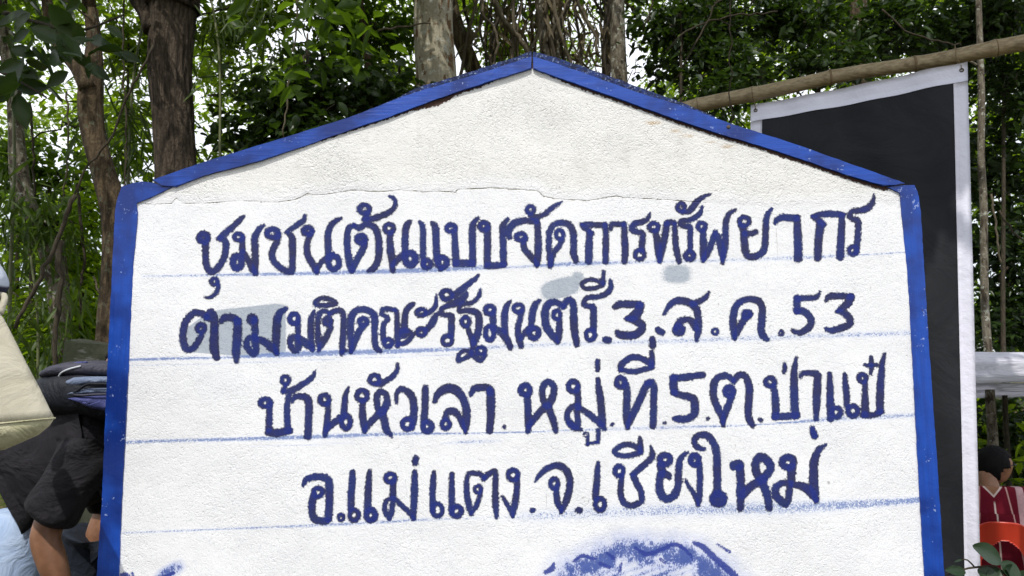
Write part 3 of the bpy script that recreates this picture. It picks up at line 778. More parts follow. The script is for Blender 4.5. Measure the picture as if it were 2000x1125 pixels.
    for cx, cy, rx, ry, v in ((1146, 192, 14, 6, .35), (1276, 240, 16, 5, .8), (1318, 256, 12, 5, .75), (1342, 265, 16, 5, .7), (1388, 278, 14, 4, .65), (1420, 286, 14, 5, .75), (1232, 222, 8, 3, .4), (910, 710, 9, 4, .0), (916, 712, 9, 5, .45), (1318, 808, 8, 6, .5), (1612, 370, 16, 14, .4), (1745, 452, 5, 9, .4), (958, 205, 6, 13, .45), (957, 255, 4, 12, .3), (1180, 300, 0.1, 0.1, 0)):
        stain = np.maximum(stain, 1.25 * v * blob(cx, cy, rx * 1.3, ry * 1.1, 1.4))
    crackp = [(266, 396), (300, 400), (335, 398), (344, 388), (360, 398), (400, 398), (470, 392), (540, 396), (580, 389), (600, 379), (620, 382), (655, 378), (690, 372), (740, 375), (780, 372), (830, 375), (860, 374), (890, 376), (893, 371), (960, 367), (990, 369), (1020, 371), (1050, 373), (1062, 384), (1085, 389), (1120, 391), (1150, 392), (1180, 387), (1205, 383), (1220, 387), (1260, 388), (1320, 392), (1380, 396)]
    ck = np.full((H, W), 30.0)
    for a, b in zip(crackp[:-1], crackp[1:]):
        wv = .9 if 580 < a[0] < 1220 else .45
        seg(ck, (*a, wv * .5), (*b, wv * .5), 20)
    oldl = interp_poly(crackp + [(1500, 405), (1620, 400), (1757, 395)], xx.ravel()).reshape(xx.shape) - yy
    pencil = np.full((H, W), 30.0)
    PC = [[(865, 788), (874, 800), (876, 820)], [(958, 748), (975, 742), (985, 750)], [(862, 802), (855, 790), (848, 782)], [(970, 786), (978, 800), (981, 826)], [(1106, 598), (1118, 612), (1128, 604)],
          [(1256, 614), (1275, 620), (1292, 636)], [(1287, 600), (1289, 632)], [(1175, 790), (1190, 800), (1196, 812)], [(1258, 840), (1290, 848)], [(1130, 872), (1126, 900)], [(1180, 905), (1190, 920), (1182, 932)],
          [(1136, 968), (1146, 985), (1150, 978), (1142, 970), (1134, 975)], [(1130, 915), (1132, 960)], [(1433, 862), (1440, 886)], [(700, 880), (712, 900)], [(828, 745), (834, 752)], [(1016, 735), (1018, 746)],
          [(1700, 560), (1702, 574)], [(890, 892), (888, 906)], [(791, 930), (795, 966)], [(1577, 440), (1570, 430), (1574, 418), (1588, 458)], [(1516, 446), (1520, 500)], [(1466, 426), (1480, 424), (1490, 428)],
          [(512, 713), (512, 722)], [(510, 733), (511, 745)], [(764, 897), (766, 905)], [(1065, 936), (1068, 990)], [(1276, 856), (1300, 862), (1308, 880)], [(1240, 704), (1246, 720)], [(1098, 728), (1101, 740)]]
    for st in PC:
        p = catmull([(x, y, .35) for x, y in st], 3)
        for a, b in zip(p[:-1], p[1:]): seg(pencil, a, b, 12)
    specks = [(343, 375, 1.8), (664, 338, 1.8), (838, 218, 1.6), (1000, 255, 1.2), (1618, 942, 3.2), (558, 765, 1.4), (300, 467, 1.2), (1592, 600, 1), (1403, 593, 1.4), (965, 488, 1.4), (1069, 724, 1.6), (1482, 750, 1.6), (1438, 798, 1.4), (1118, 838, 1), (788, 540, .8), (943, 1025, 1.4), (285, 765, 1.6), (310, 945, 1.2), (270, 993, 1.4), (1117, 342, 1.3), (1093, 365, 1.5), (1460, 318, 1.3), (1497, 305, 1.3), (1660, 420, 1.2), (860, 320, 1), (600, 330, 1)]
    for x, y, r in specks: seg(pencil, (x, y, r * .8), (x + 1, y + 1.5, r * .7), 12)
    # ragged upper edge of the plaster under the roof boards
    rb = np.maximum(-1e3, np.where(xx < 1039, interp_poly([(200, 372)] + RAKE_L_BOT, xx.ravel()).reshape(xx.shape), interp_poly(RAKE_R_BOT + [(1765, 362), (1900, 362)], xx.ravel()).reshape(xx.shape)))
    gap = np.interp(xx, [0, 560, 640, 760, 800, 832, 850, 872, 890, 900, 940, 985, 1040, 1090, 1130, 1200, 1290, 1420, 1490, 1530, 1560, 1640, 1700, 1730, 1750, 1765], [-4, -3, 1, 2, 3, 9, 12, 10, 4, 3, 4, -3, -3, 2, 5, 5, 5, 5, 5, 8, 6, 6, 7, 8, 5, -3])
    gap = gap + 1.0 * np.sin(xx * .31) + .8 * np.sin(xx * .83 + 1) + .5 * np.sin(xx * 1.7)
    edge = yy - rb - gap
    fields = dict(ink=ink, coat=coat, chalk=chalk, grey=grey, hair=hair, hairdark=hd, stain=stain, crack=ck, old=np.clip(oldl, -30, 60), pencil=pencil, edge=np.clip(edge, -30, 30))
    fx = np.clip(px - x00, 0, W - 1.001); fy = np.clip(py - y00, 0, H - 1.001)
    ix = fx.astype(int); iy = fy.astype(int); tx = fx - ix; ty = fy - iy
    attrs = {}
    for k, f in fields.items():
        attrs[k] = (f[iy, ix] * (1 - tx) * (1 - ty) + f[iy, ix + 1] * tx * (1 - ty) + f[iy + 1, ix] * (1 - tx) * ty + f[iy + 1, ix + 1] * tx * ty)
    # keep the cells that lie inside the outline of the slab
    topy = np.where(px < 1039, interp_poly(RAKE_L_TOP, px), interp_poly(RAKE_R_TOP, px)) + 9
    inside = (py > topy) & (px > interp_x(SIDE_L_OUT[6:], py) + 6) & (px < interp_x(SIDE_R_OUT[2:], py) - 6) & (py > 370 - 400 * ((px > 300) & (px < 1762)))
    ins = inside.reshape(nz, nx)
    cell = ins[:-1, :-1] & ins[1:, :-1] & ins[:-1, 1:] & ins[1:, 1:]
    I, J = np.nonzero(cell)
    a = I * nx + J
    Q = np.stack([a, a + 1, a + nx + 1, a + nx], 1)
    used = np.unique(Q); rem = np.full(len(V), -1); rem[used] = np.arange(len(used))
    V = V[used].copy()
    attrs = {k: v[used] for k, v in attrs.items()}
    # slight hollows of hand-laid plaster; the repaired lower coat stands a hair proud of the old one
    V[:, 1] += .0020 * np.sin(V[:, 0] * 5.3 + 1) * np.sin(V[:, 2] * 6.1) + .0012 * np.sin(V[:, 0] * 13 + V[:, 2] * 11) + np.clip((attrs['old'] + 1) / 2, 0, 1) * .00035
    return mesh_from('painted_plaster', V, rem[Q], mat, sign, True, attrs)

def plaster_mat():
    t = NT('painted_plaster')
    o = t.obj()
    A = {k: t.attr(k) for k in ('ink', 'coat', 'chalk', 'grey', 'hair', 'hairdark', 'stain', 'crack', 'old', 'pencil', 'edge')}
    # stucco relief: small worm-like ridges and a softer swell
    warp = t.noise(o, 38, 2, .5, 0, 'Color')
    vadd = t.n('ShaderNodeVectorMath', operation='MULTIPLY_ADD'); t.put(vadd.inputs[0], warp); vadd.inputs[1].default_value = (.012, .012, .012); t.put(vadd.inputs[2], o)
    w = vadd.outputs[0]
    n1 = t.noise(w, 105, 3, .55, .8)
    ridg = t.math('SUBTRACT', 1.0, t.math('MULTIPLY', t.math('ABSOLUTE', t.math('SUBTRACT', n1, .5)), 4.5), clamp=True)
    n2 = t.noise(w, 240, 2, .5)
    n3 = t.noise(o, 12, 3, .6)
    patch = t.math('MULTIPLY', t.ramp(t.noise(o, 4.5, 2), .3, .7, .55, 1.2), t.ramp(A['old'], -4, 10, .52, .90))
    relief = t.math('MULTIPLY', t.math('ADD', t.math('MULTIPLY', ridg, .26), t.math('ADD', t.math('MULTIPLY', n2, .62), t.math('MULTIPLY', n1, .75))), patch)
    # white paint, older and greyer over the repair line
    white = t.mix(t.ramp(n3, .3, .7), (.79, .795, .81), (.755, .76, .78))
    old = t.mix(t.ramp(t.noise(o, 7, 4, .6), .32, .68), (.71, .705, .68), (.765, .76, .735))
    old = t.mix(t.math('MULTIPLY', t.ramp(t.noise(t.map(o, (1, 1, .35)), 16, 4, .7), .52, .72), .3), old, (.56, .545, .49))
    f_old = t.ramp(t.math('ADD', A['old'], t.math('MULTIPLY', t.math('SUBTRACT', n3, .5), 30)), -8, 40)
    c = t.mix(f_old, white, old)
    c = t.mix(t.math('MULTIPLY', t.ramp(t.noise(o, 160, 2), .62, .76), .22), c, (.50, .48, .44))   # grime in the pits
    # fine edge noise shared by all brush marks
    e1 = t.noise(w, 190, 2, .6); e2 = t.noise(t.map(o, (2.2, 1, .8), rot=(0, 0, 0)), 330, 2, .6)
    e = t.math('ADD', t.math('MULTIPLY', t.math('SUBTRACT', e1, .5), 7.5), t.math('MULTIPLY', t.math('SUBTRACT', e2, .5), 6.5))
    speck = t.noise(w, 300, 2, .65)
    # grey touch-up
    gm = t.math('ADD', A['grey'], t.math('MULTIPLY', t.math('SUBTRACT', e2, .5), t.math('MULTIPLY', t.math('SUBTRACT', 1.25, A['grey']), 2.4)))
    gm = t.ramp(gm, .28, .6)
    gcol = t.mix(t.ramp(n1, .3, .7), (.31, .36, .43), (.37, .41, .47))
    c = t.mix(t.math('MULTIPLY', gm, .93), c, gcol)
    # guide lines rubbed on with chalky blue, caught by the relief
    wash = t.math('MULTIPLY', A['chalk'], .42)
    c = t.mix(wash, c, (.38, .50, .78))
    cm = t.ramp(t.math('SUBTRACT', t.math('ADD', t.math('MULTIPLY', speck, .75), t.math('MULTIPLY', ridg, .30)), t.math('SUBTRACT', .92, t.math('MULTIPLY', A['chalk'], .58))), -.03, .05)
    cm = t.math('MULTIPLY', cm, t.ramp(A['chalk'], .04, .2))
    c = t.mix(t.math('MULTIPLY', cm, .8), c, (.10, .17, .42))
    # dry brush hair
    hv = t.math('MULTIPLY', A['hair'], t.ramp(t.noise(t.map(o, (1.5, 1, .8)), 26, 4, .65), .30, .62, .72, 1.3))
    hs = t.noise(t.map(w, (1.6, 1, .75), rot=(0, .4, 0)), 210, 3, .7)
    c = t.mix(t.math('MULTIPLY', hv, .85, clamp=True), c, (.20, .29, .66))
    hm = t.ramp(t.math('SUBTRACT', t.math('ADD', t.math('MULTIPLY', hs, .8), t.math('MULTIPLY', ridg, .2)), t.math('SUBTRACT', .885, t.math('MULTIPLY', hv, .57))), -.05, .07)
    hm = t.math('MULTIPLY', hm, t.ramp(A['hair'], .05, .2))
    c = t.mix(t.math('MULTIPLY', hm, .85), c, (.024, .058, .27))
    hk = t.ramp(t.math('ADD', A['hairdark'], e), 1.2, -1.2)
    c = t.mix(t.math('MULTIPLY', hk, .95), c, (.025, .045, .26))
    # pencil and stains and crack
    c = t.mix(t.math('MULTIPLY', t.ramp(t.math('ADD', A['pencil'], t.math('MULTIPLY', t.math('SUBTRACT', e1, .5), 1.5)), .9, -.1), .5), c, (.16, .15, .15))
    sm = t.ramp(t.math('ADD', A['stain'], t.math('MULTIPLY', t.math('SUBTRACT', e2, .5), 3.2)), .75, 1.05)
    c = t.mix(t.math('MULTIPLY', sm, t.math('MULTIPLY', A['stain'], 1.0)), c, (.42, .27, .10))
    ck = t.ramp(t.math('ADD', A['crack'], t.math('MULTIPLY', t.math('SUBTRACT', e1, .5), 2.6)), 1.5, -.3)
    ck = t.math('MULTIPLY', ck, t.ramp(t.noise(o, 24, 3, .7), .38, .6, .25, 1.0))
    c = t.mix(t.math('MULTIPLY', ck, .85), c, (.27, .25, .16))
    # lettering
    im = t.ramp(t.math('ADD', A['ink'], e), .95, -.75)
    dry = t.ramp(t.noise(t.map(w, (1, 1, 1.0)), 150, 3, .75), .715, .76)
    im = t.math('MULTIPLY', im, t.math('SUBTRACT', 1.0, t.math('MULTIPLY', dry, t.ramp(A['coat'], 1.6, .6))))
    two = t.ramp(t.math('ADD', A['coat'], t.math('MULTIPLY', t.noise(o, 26, 3, .6), 1.1)), 1.15, 2.2)
    icol = t.mix(two, t.mix(t.ramp(t.noise(o, 9, 2), .4, .62), (.020, .022, .072), (.016, .028, .125)), (.006, .018, .175))
    icol = t.mix(t.math('MULTIPLY', t.ramp(n2, .5, .75), .25), icol, (.06, .065, .15))
    c = t.mix(t.math('MULTIPLY', im, .985), c, icol)
    # bare brown mortar where the plaster has broken away under the roof boards
    em = t.ramp(t.math('ADD', A['edge'], t.math('MULTIPLY', e, .8)), .9, -.9)
    c = t.mix(em, c, (.055, .022, .012))
    h = t.math('SUBTRACT', relief, t.math('MULTIPLY', ck, 1.2))
    h = t.math('SUBTRACT', h, t.math('MULTIPLY', em, 1.5))
    h = t.math('ADD', h, t.math('MULTIPLY', im, .12))
    h = t.math('ADD', h, t.math('MULTIPLY', n3, .8))
    rough = t.math('SUBTRACT', .62, t.math('MULTIPLY', im, .18))
    return t.done(t.pbr(c, rough, t.bump(h, .9, .0040), spec=t.math('SUBTRACT', .35, t.math('MULTIPLY', im, .2))))

def blue_paint(name, scale=1.0, wood=True, grain=(26, 26, 1.6)):
    t = NT(name)
    o = t.obj()
    st = t.noise(t.map(o, grain), 3, 4, .6)
    n = t.noise(o, 5, 3, .6); f = t.noise(o, 180, 3, .65); sp = t.noise(o, 95, 2, .6)
    c = t.mix(t.ramp(n, .38, .62), (.002, .022, .17), (.004, .060, .38))
    c = t.mix(t.math('MULTIPLY', t.ramp(st, .42, .7), .35), c, (.005, .022, .17))
    worn = t.ramp(t.math('ADD', t.math('MULTIPLY', sp, .6), t.math('MULTIPLY', t.noise(o, 9, 3, .6), .4)), .625, .675)
    c = t.mix(t.math('MULTIPLY', worn, .55), c, (.38, .47, .72))
    c = t.mix(t.math('MULTIPLY', t.math('MULTIPLY', t.ramp(f, .70, .76), t.ramp(t.noise(o, 6, 2), .5, .62)), .7), c, (.55, .62, .78))
    c = t.mix(t.ramp(t.noise(o, 30, 4, .75), .70, .74), c, (.05, .02, .015))
    h = t.math('ADD', t.math('MULTIPLY', st, 1.0), t.math('ADD', t.math('MULTIPLY', f, .2), t.math('MULTIPLY', t.noise(o, 22, 3, .5, 1.0), .8)))
    return t.done(t.pbr(c, t.ramp(n, .3, .7, .30, .45), t.bump(h, .4, .003), spec=.45))

def prism(name, poly, y0, y1, mat, parent, bevel=.0, seed=1, wob=.0, sub=None):
    """outline in photo pixels lying on the sign's plane -> solid from y0 to y1 with a worn, slightly uneven outline"""
    pts = []
    n = len(poly)
    g = random.Random(seed)
    for i in range(n):
        a, b = poly[i], poly[(i + 1) % n]
        L = math.hypot(b[0] - a[0], b[1] - a[1]); k = max(1, int(L / (sub or 14)))
        for j in range(k):
            t = j / k
            pts.append((a[0] + (b[0] - a[0]) * t + g.uniform(-wob, wob), a[1] + (b[1] - a[1]) * t + g.uniform(-wob, wob)))
    W = [P(x, y, BD) for x, y in pts]
    bm = bmesh.new()
    fr = [bm.verts.new((p.x, y0, p.z)) for p in W]; bk = [bm.verts.new((p.x, y1, p.z)) for p in W]
    m = len(W)
    ef = bm.faces.new(fr); eb = bm.faces.new(bk[::-1])
    for i in range(m):
        bm.faces.new((fr[i], bk[i], bk[(i + 1) % m], fr[(i + 1) % m]))
    if bevel:
        bmesh.ops.bevel(bm, geom=list(ef.edges), offset=bevel, segments=2, affect='EDGES')
    bmesh.ops.triangulate(bm, faces=[f for f in bm.faces if len(f.verts) > 4])
    return bm_obj(name, bm, mat, parent)

sign = thing('village_sign', 'large white gable-topped plaster sign with blue border and four lines of painted Thai lettering', 'sign')
M_plaster = plaster_mat()
M_blue = blue_paint('blue_gloss_paint')
M_bluewood = blue_paint('blue_painted_timber', grain=(2.0, 26, 30))
t = NT('weathered_blue_timber')
o = t.obj(); f1 = t.noise(o, 120, 4, .75); f2 = t.noise(o, 40, 4, .7)
c = t.mix(t.ramp(f2, .4, .6), (.004, .012, .055), (.012, .035, .17))
c = t.mix(t.ramp(f1, .56, .64), c, (.22, .28, .42)); c = t.mix(t.ramp(t.noise(o, 75, 3, .7), .57, .62), c, (.012, .010, .012))
M_cap = t.done(t.pbr(c, .7, t.bump(f1, .9, .008)))
t = NT('bare_mortar'); M_mortar = t.done(t.pbr(t.mix(t.noise(t.obj(), 30, 4), (.05, .03, .02), (.13, .11, .09)), .9, t.bump(t.noise(t.obj(), 60, 4), .6, .01)))
build_face(sign, M_plaster)
outline = SIDE_L_OUT[::-1] + [(330, 352)] + [(x, y + 9) for x, y in RAKE_L_TOP[1:]] + [(x, y + 9) for x, y in RAKE_R_TOP[:-1]] + [(1764, 366)] + SIDE_R_OUT
prism('slab', [(x + (1.5 if x < 1000 else -1.5), y + 1) for x, y in outline], BD + .009, BD + .085, M_mortar, sign, 0, 3, 0)
prism('side_border', SIDE_L_OUT + SIDE_L_IN[::-1], BD - .004, BD + .004, M_blue, sign, .0015, 5, .55, 9)
prism('side_border', SIDE_R_OUT + SIDE_R_IN[::-1], BD - .004, BD + .004, M_blue, sign, .0015, 6, .55, 9)
prism('roof_board', RAKE_L_TOP + RAKE_L_BOT[::-1], BD - .009, BD + .012, M_bluewood, sign, .0025, 7, .5, 12)
prism('roof_board', RAKE_R_TOP + RAKE_R_BOT[::-1], BD - .0095, BD + .012, M_bluewood, sign, .0025, 8, .5, 12)
prism('cap_board', CAP_L_TOP + [(1038, 120), (928, 156), (812, 190), (680, 240), (600, 266), (530, 286)], BD + .013, BD + .10, M_cap, sign, .002, 9, 1.3, 7)
prism('cap_board', CAP_R_TOP + [(1400, 240), (1331, 214), (1248, 190), (1138, 150), (1041, 118)], BD + .013, BD + .10, M_cap, sign, .002, 10, 1.3, 7)
# a nail hole in the right roof board, seen as a small dark dent
nh = P(1421, 250, BD); tube('nail_hole', [(nh.x, BD - .0107, nh.z), (nh.x, BD - .0092, nh.z)], [.006, .006], M_mortar, sign, 10)

# ------------------------------------------------------------------ ground
def build_ground():
    n = 90
    g = np.concatenate([-np.geomspace(90, .4, n // 2), np.geomspace(.4, 90, n // 2)])
    X, Y = np.meshgrid(g, g + 8)
    Z = np.vectorize(ground_z)(X, Y) + .03 * rng.standard_normal(X.shape)
    V = np.stack([X.ravel(), Y.ravel(), Z.ravel()], 1)
    i = np.arange(n - 1)[:, None] * n; j = np.arange(n - 1)[None]
    Q = np.stack([i + j, i + j + 1, i + n + j + 1, i + n + j], -1).reshape(-1, 4)
    t = NT('forest_soil')
    o = t.obj()
    c = t.mix(t.ramp(t.noise(o, 1.3, 5, .6), .4, .6), (.11, .07, .04), (.045, .07, .02))
    c = t.mix(t.ramp(t.noise(o, 25, 4, .7), .5, .7), c, (.16, .11, .06))
    m = t.done(t.pbr(c, .95, t.bump(t.noise(o, 30, 5, .7), .8, .03), spec=.1))
    return tag(mesh_from('ground', V, [Q], m), kind='structure')
build_ground()

# ------------------------------------------------------------------ leaves
def leaf_arrays(base, axis, nrm, L, W, fold=.18, droop=.15, detail=False):
    """base (n,3), axis (n,3) unit, nrm (n,3) unit, L, W (n,)"""
    axis = axis / np.linalg.norm(axis, axis=1)[:, None]
    side = np.cross(axis, nrm); side /= np.linalg.norm(side, axis=1)[:, None] + 1e-9
    nrm = np.cross(side, axis)
    L = L[:, None]; W = W[:, None]
    def pt(a, s, h): return base + axis * (a * L) + side * (s * W) + nrm * (h * W) - np.array([[0, 0, 1.0]]) * (droop * a * a * L)
    if detail:
        rows = [(0, 0), (.16, .30), (.38, .5), (.62, .44), (.84, .22), (1, 0)]
        vs = [pt(0, 0, 0)] + [pt(a, 0, -fold * .5) for a, s in rows[1:-1]] + [pt(1, 0, 0)]
        for sg in (-1, 1):
            vs += [pt(a, sg * s, fold) for a, s in rows[1:-1]]
        V = np.stack(vs, 1); k = V.shape[1]
        mid = [0, 1, 2, 3, 4, 5]; l = [6, 7, 8, 9]; r = [10, 11, 12, 13]
        q = []; tr = [(mid[0], mid[1], l[0]), (mid[0], r[0], mid[1]), (l[3], mid[4], mid[5]), (mid[4], r[3], mid[5])]
        for i in range(3):
            q.append((mid[i + 1], mid[i + 2], l[i + 1], l[i])); q.append((mid[i + 1], r[i], r[i + 1], mid[i + 2]))
    else:
        V = np.stack([pt(0, 0, 0), pt(.30, -.5, fold), pt(.68, -.36, fold), pt(1, 0, 0), pt(.68, .36, fold), pt(.30, .5, fold)], 1); k = 6
        q = [(0, 3, 2, 1), (0, 5, 4, 3)]; tr = []
    n = len(base); off = (np.arange(n) * k)[:, None, None]
    Q = (np.array(q)[None] + off).reshape(-1, 4)
    T = (np.array(tr)[None] + off).reshape(-1, 3) if tr else np.zeros((0, 3), int)
    return V.reshape(-1, 3), Q, T, k

def foliage(name, clumps, mat, parent=None, size=.1, aspect=.5, per=9, hang=.2, tone=(.2, .8), detail=False, spread=1.0, seed=0, voids=(), clump_r=None, twigs=None, flat=.5, vdepth=3.0):
    """clumps: (x,y,z, rx,ry,rz, n sprays).  Each spray is a twig tip with PER leaves fanned around it."""
    g = np.random.default_rng(seed + 11)
    C_, D_, TN = [], [], []
    for (x, y, z, rx, ry, rz, n) in clumps:
        m = int(n * 2.2) + 8
        p = g.normal(size=(m, 3)); p /= np.linalg.norm(p, axis=1)[:, None]
        rad = g.uniform(.15, 1, m) ** .45
        p = p * rad[:, None]
        # hollow out lumps so that the outline is uneven
        ph = g.uniform(0, 6.28, 3)
        lump = np.sin(p[:, 0] * 4.1 + ph[0]) + np.sin(p[:, 1] * 4.7 + ph[1]) + np.sin(p[:, 2] * 5.3 + ph[2])
        keep = lump > -.55 - (1 - rad) * 1.5
        p, rad = p[keep][:n], rad[keep][:n]
        C_.append(p * [rx, ry, rz] + [x, y, z])
        D_.append(p + g.normal(size=p.shape) * .5)
        TN.append(g.uniform(-.16, .16) + g.normal(size=len(p)) * .06 + np.zeros(len(p)))
    c = np.vstack(C_); d = np.vstack(D_); tn = np.concatenate(TN)
    for (vx, vy, vz, vr) in voids:
        k = ((c[:, 0] - vx) / vr) ** 2 + ((c[:, 1] - vy) / (vr * vdepth)) ** 2 + ((c[:, 2] - vz) / vr) ** 2 > g.uniform(.6, 1.2, len(c))
        c, d, tn = c[k], d[k], tn[k]
    d /= np.linalg.norm(d, axis=1)[:, None]
    n = len(c) * per
    base = np.repeat(c, per, 0) + g.normal(size=(n, 3)) * size * .9 * spread
    ax = np.repeat(d, per, 0) * .7 + g.normal(size=(n, 3)) * .75
    ax[:, 2] = ax[:, 2] * flat - hang
    nr = g.normal(size=(n, 3)) * .55; nr[:, 2] += 1.0
    L = size * g.uniform(.45, 1.3, n); W = L * aspect * g.uniform(.8, 1.15, n)
    V, Q, T, k = leaf_arrays(base, ax, nr, L, W, detail=detail)
    tv = np.clip(g.uniform(tone[0], tone[1], n) + np.repeat(tn, per), 0, 1)
    o = mesh_from(name, V, [Q, T], mat, parent, True, {'tone': np.repeat(tv, k)})
    return o

LEAF_MID = leaf_mat('mid_green_leaf', (.018, .040, .006), (.065, .115, .012), (.20, .36, .015))
LEAF_BRIGHT = leaf_mat('fresh_green_leaf', (.035, .085, .007), (.12, .19, .012), (.42, .62, .02), tfac=.6)
LEAF_DARK = leaf_mat('dark_glossy_leaf', (.012, .026, .009), (.034, .058, .016), (.07, .14, .01), rough=.38, tfac=.25)
LEAF_DRY = leaf_mat('dry_leaf', (.10, .075, .04), (.22, .18, .10), (.16, .12, .05), rough=.7, tfac=.3)
LEAF_BAMBOO = leaf_mat('narrow_leaf', (.03, .055, .012), (.09, .135, .03), (.16, .26, .03), rough=.5, tfac=.4)
TWIG = bark_mat('twig_bark', (.03, .025, .016), (.075, .06, .04), furrow=.3, scale=3)
VINE = bark_mat('vine_bark', (.075, .06, .04), (.16, .135, .09), furrow=.3, scale=3)
BARK_DARK = bark_mat('furrowed_bark', (.035, .026, .018), (.13, .10, .072), furrow=1.6, scale=1.0)
BARK_BROWN = bark_mat('brown_bark', (.040, .028, .016), (.13, .092, .052), furrow=1.1, lichen=(.11, .11, .07))
BARK_PALE = bark_mat('lichen_spotted_bark', (.30, .27, .19), (.38, .35, .26), blotch=(.13, .072, .032), furrow=.12, scale=1.0, lichen=(.42, .42, .36))
BARK_GREY = bark_mat('mottled_grey_bark', (.11, .09, .065), (.22, .20, .15), blotch=(.05, .038, .026), furrow=.5, scale=1.3, lichen=(.36, .37, .31))

def px_path(pts, depth, step=None):
    """[(px, py, width_px[, depth])] -> world path and radii"""
    a = np.array([(x[0], x[1], x[2], x[3] if len(x) > 3 else depth) for x in pts], float)
    w = [P(x, y, d) for x, y, _, d in a]
    return np.array([(p.x, p.y, p.z, q[2] / F * q[3] / 2) for p, q in zip(w, a)])

def smooth_path(q, step=.08):
    q = np.asarray(q, float)
    out = catmull(np.concatenate([q[:, [0, 2]], q[:, [1, 3]]], 1), step)    # steps measured in x and z
    return out[:, [0, 2, 1]], out[:, 3]

def trunk_path(pts, depth, top_z=6.5, up_taper=.55, lean=0):
    q = px_path(pts, depth)
    if q[0, 2] < q[-1, 2]: q = q[::-1]
    # q runs from the top of the picture down; carry on to the ground and up into the canopy
    t = q[0, :3] - q[1, :3]; t /= abs(t[2]) + 1e-6
    up = q[0, :3] + t * (top_z - q[0, 2]) * [.6, .6, 1]; up = np.append(up, q[0, 3] * up_taper)
    dn = q[-1, :3] - q[-2, :3]; dn /= abs(dn[2]) + 1e-6
    gz = ground_z(q[-1, 0], q[-1, 1]) - .15
    lo = q[-1, :3] + dn * (q[-1, 2] - gz) * [.5, .5, 1]; lo[2] = gz; lo = np.append(lo, q[-1, 3] * 1.25)
    return smooth_path(np.vstack([up, q, lo]))

def furrows(freq, depth_, seed):
    def fn(th, s, ph=seed):
        w = np.sin(th * freq + 2.2 * np.sin(s * 3.1 + th * 2) + .9 * np.sin(s * 9.7 + ph)) ; w2 = np.sin(th * freq * 1.9 + 3.1 * np.sin(s * 2.3 + ph) + s * 4)
        return 1 + depth_ * (np.abs(w) * .8 + .5 * w2) - depth_
    return fn

def limb_to(p0, p1, r0, r1, g, n=7):
    p0 = np.array(p0); p1 = np.array(p1)
    k = 6; t = np.linspace(0, 1, k)[:, None]
    pts = p0 + (p1 - p0) * t
    L = np.linalg.norm(p1 - p0)
    pts[1:-1] += g.normal(size=(k - 2, 3)) * L * .07
    pts[:, 2] += (np.sin(t[:, 0] * math.pi) * L * .10)
    q = catmull(np.hstack([pts[:, [0, 2, 1]], np.linspace(r0, r1, k)[:, None]]), max(.1, L / 9))
    return tube_arrays(q[:, [0, 2, 1]], q[:, 3], n, rough=.12, seed=int(g.integers(99)))

def tree(name, label, path, bark, crown, leafmat, n=18, furrow=None, rough=.06, leaf=.10, per=9, tone=(.2, .8), seed=1, group='trees standing in the wood behind the sign', aspect=.5, hang=.25, extra=None, voids=(), limb_r=.05, detail=False):
    g = np.random.default_rng(seed)
    root = thing(name, label, 'tree', group=group)
    pts, rad = path
    tube('trunk', pts, rad, bark, root, n, rough=rough, seed=seed, furrow=furrow)
    for e in (extra or []):
        q, r = smooth_path(px_path(e[0], e[1]))
        tube('limb', q, r, bark, root, 12, rough=.1, seed=seed + 3)
    parts = []
    for cl in crown:
        c = np.array(cl[:3]); k = int(np.argmin(np.abs(pts[:, 2] - min(cl[2] - .3, pts[:, 2].max()))))
        k = max(0, min(len(pts) - 1, k))
        parts.append(limb_to(pts[k], c, min(limb_r, rad[k] * .7), .008, g))
        for _ in range(5):
            d = g.normal(size=3) * np.array(cl[3:6]) * .62
            parts.append(limb_to(c + d * .1, c + d, .012, .003, g, 5))
    if parts:
        V, F2 = join_arrays(parts)
        tag(mesh_from('branches', V, F2, TWIG, root), kind='stuff')
    if crown:
        foliage('crown', crown, leafmat, root, size=leaf, per=per, tone=tone, seed=seed * 7, aspect=aspect, hang=hang, voids=voids, detail=detail)
    return root

def cl(px, py, d, rpx, rpy, n, rd=None):
    """a clump seen round pixel (px, py), with radii given in pixels at that distance"""
    p = P(px, py, d)
    return (p.x, p.y, p.z, rpx / F * d, rd or max(rpx, rpy) / F * d * .6, rpy / F * d, n)

VGAP = [(*P(x, y, d), r / F * d) for x, y, r in ((1512, 112, 34), (1340, 155, 24), (1245, 150, 28), (1400, 60, 12), (1285, 15, 30), (1450, 200, 14), (1580, 60, 11), (1650, 30, 11), (1560, 205, 16), (1365, 100, 10), (1620, 150, 9), (1480, 60, 10), (1240, 60, 16)) for d in np.arange(6.0, 10, .45)]
VGAPL = [(*P(x, y, d), r / F * d) for x, y, r in ((392, 180, 34), (388, 270, 30), (600, 78, 36), (650, 100, 22), (545, 150, 18), (130, 228, 30), (55, 110, 26), (450, 160, 20), (480, 130, 12), (30, 420, 16), (100, 330, 16), (690, 60, 14)) for d in np.arange(6.0, 10, .45)]
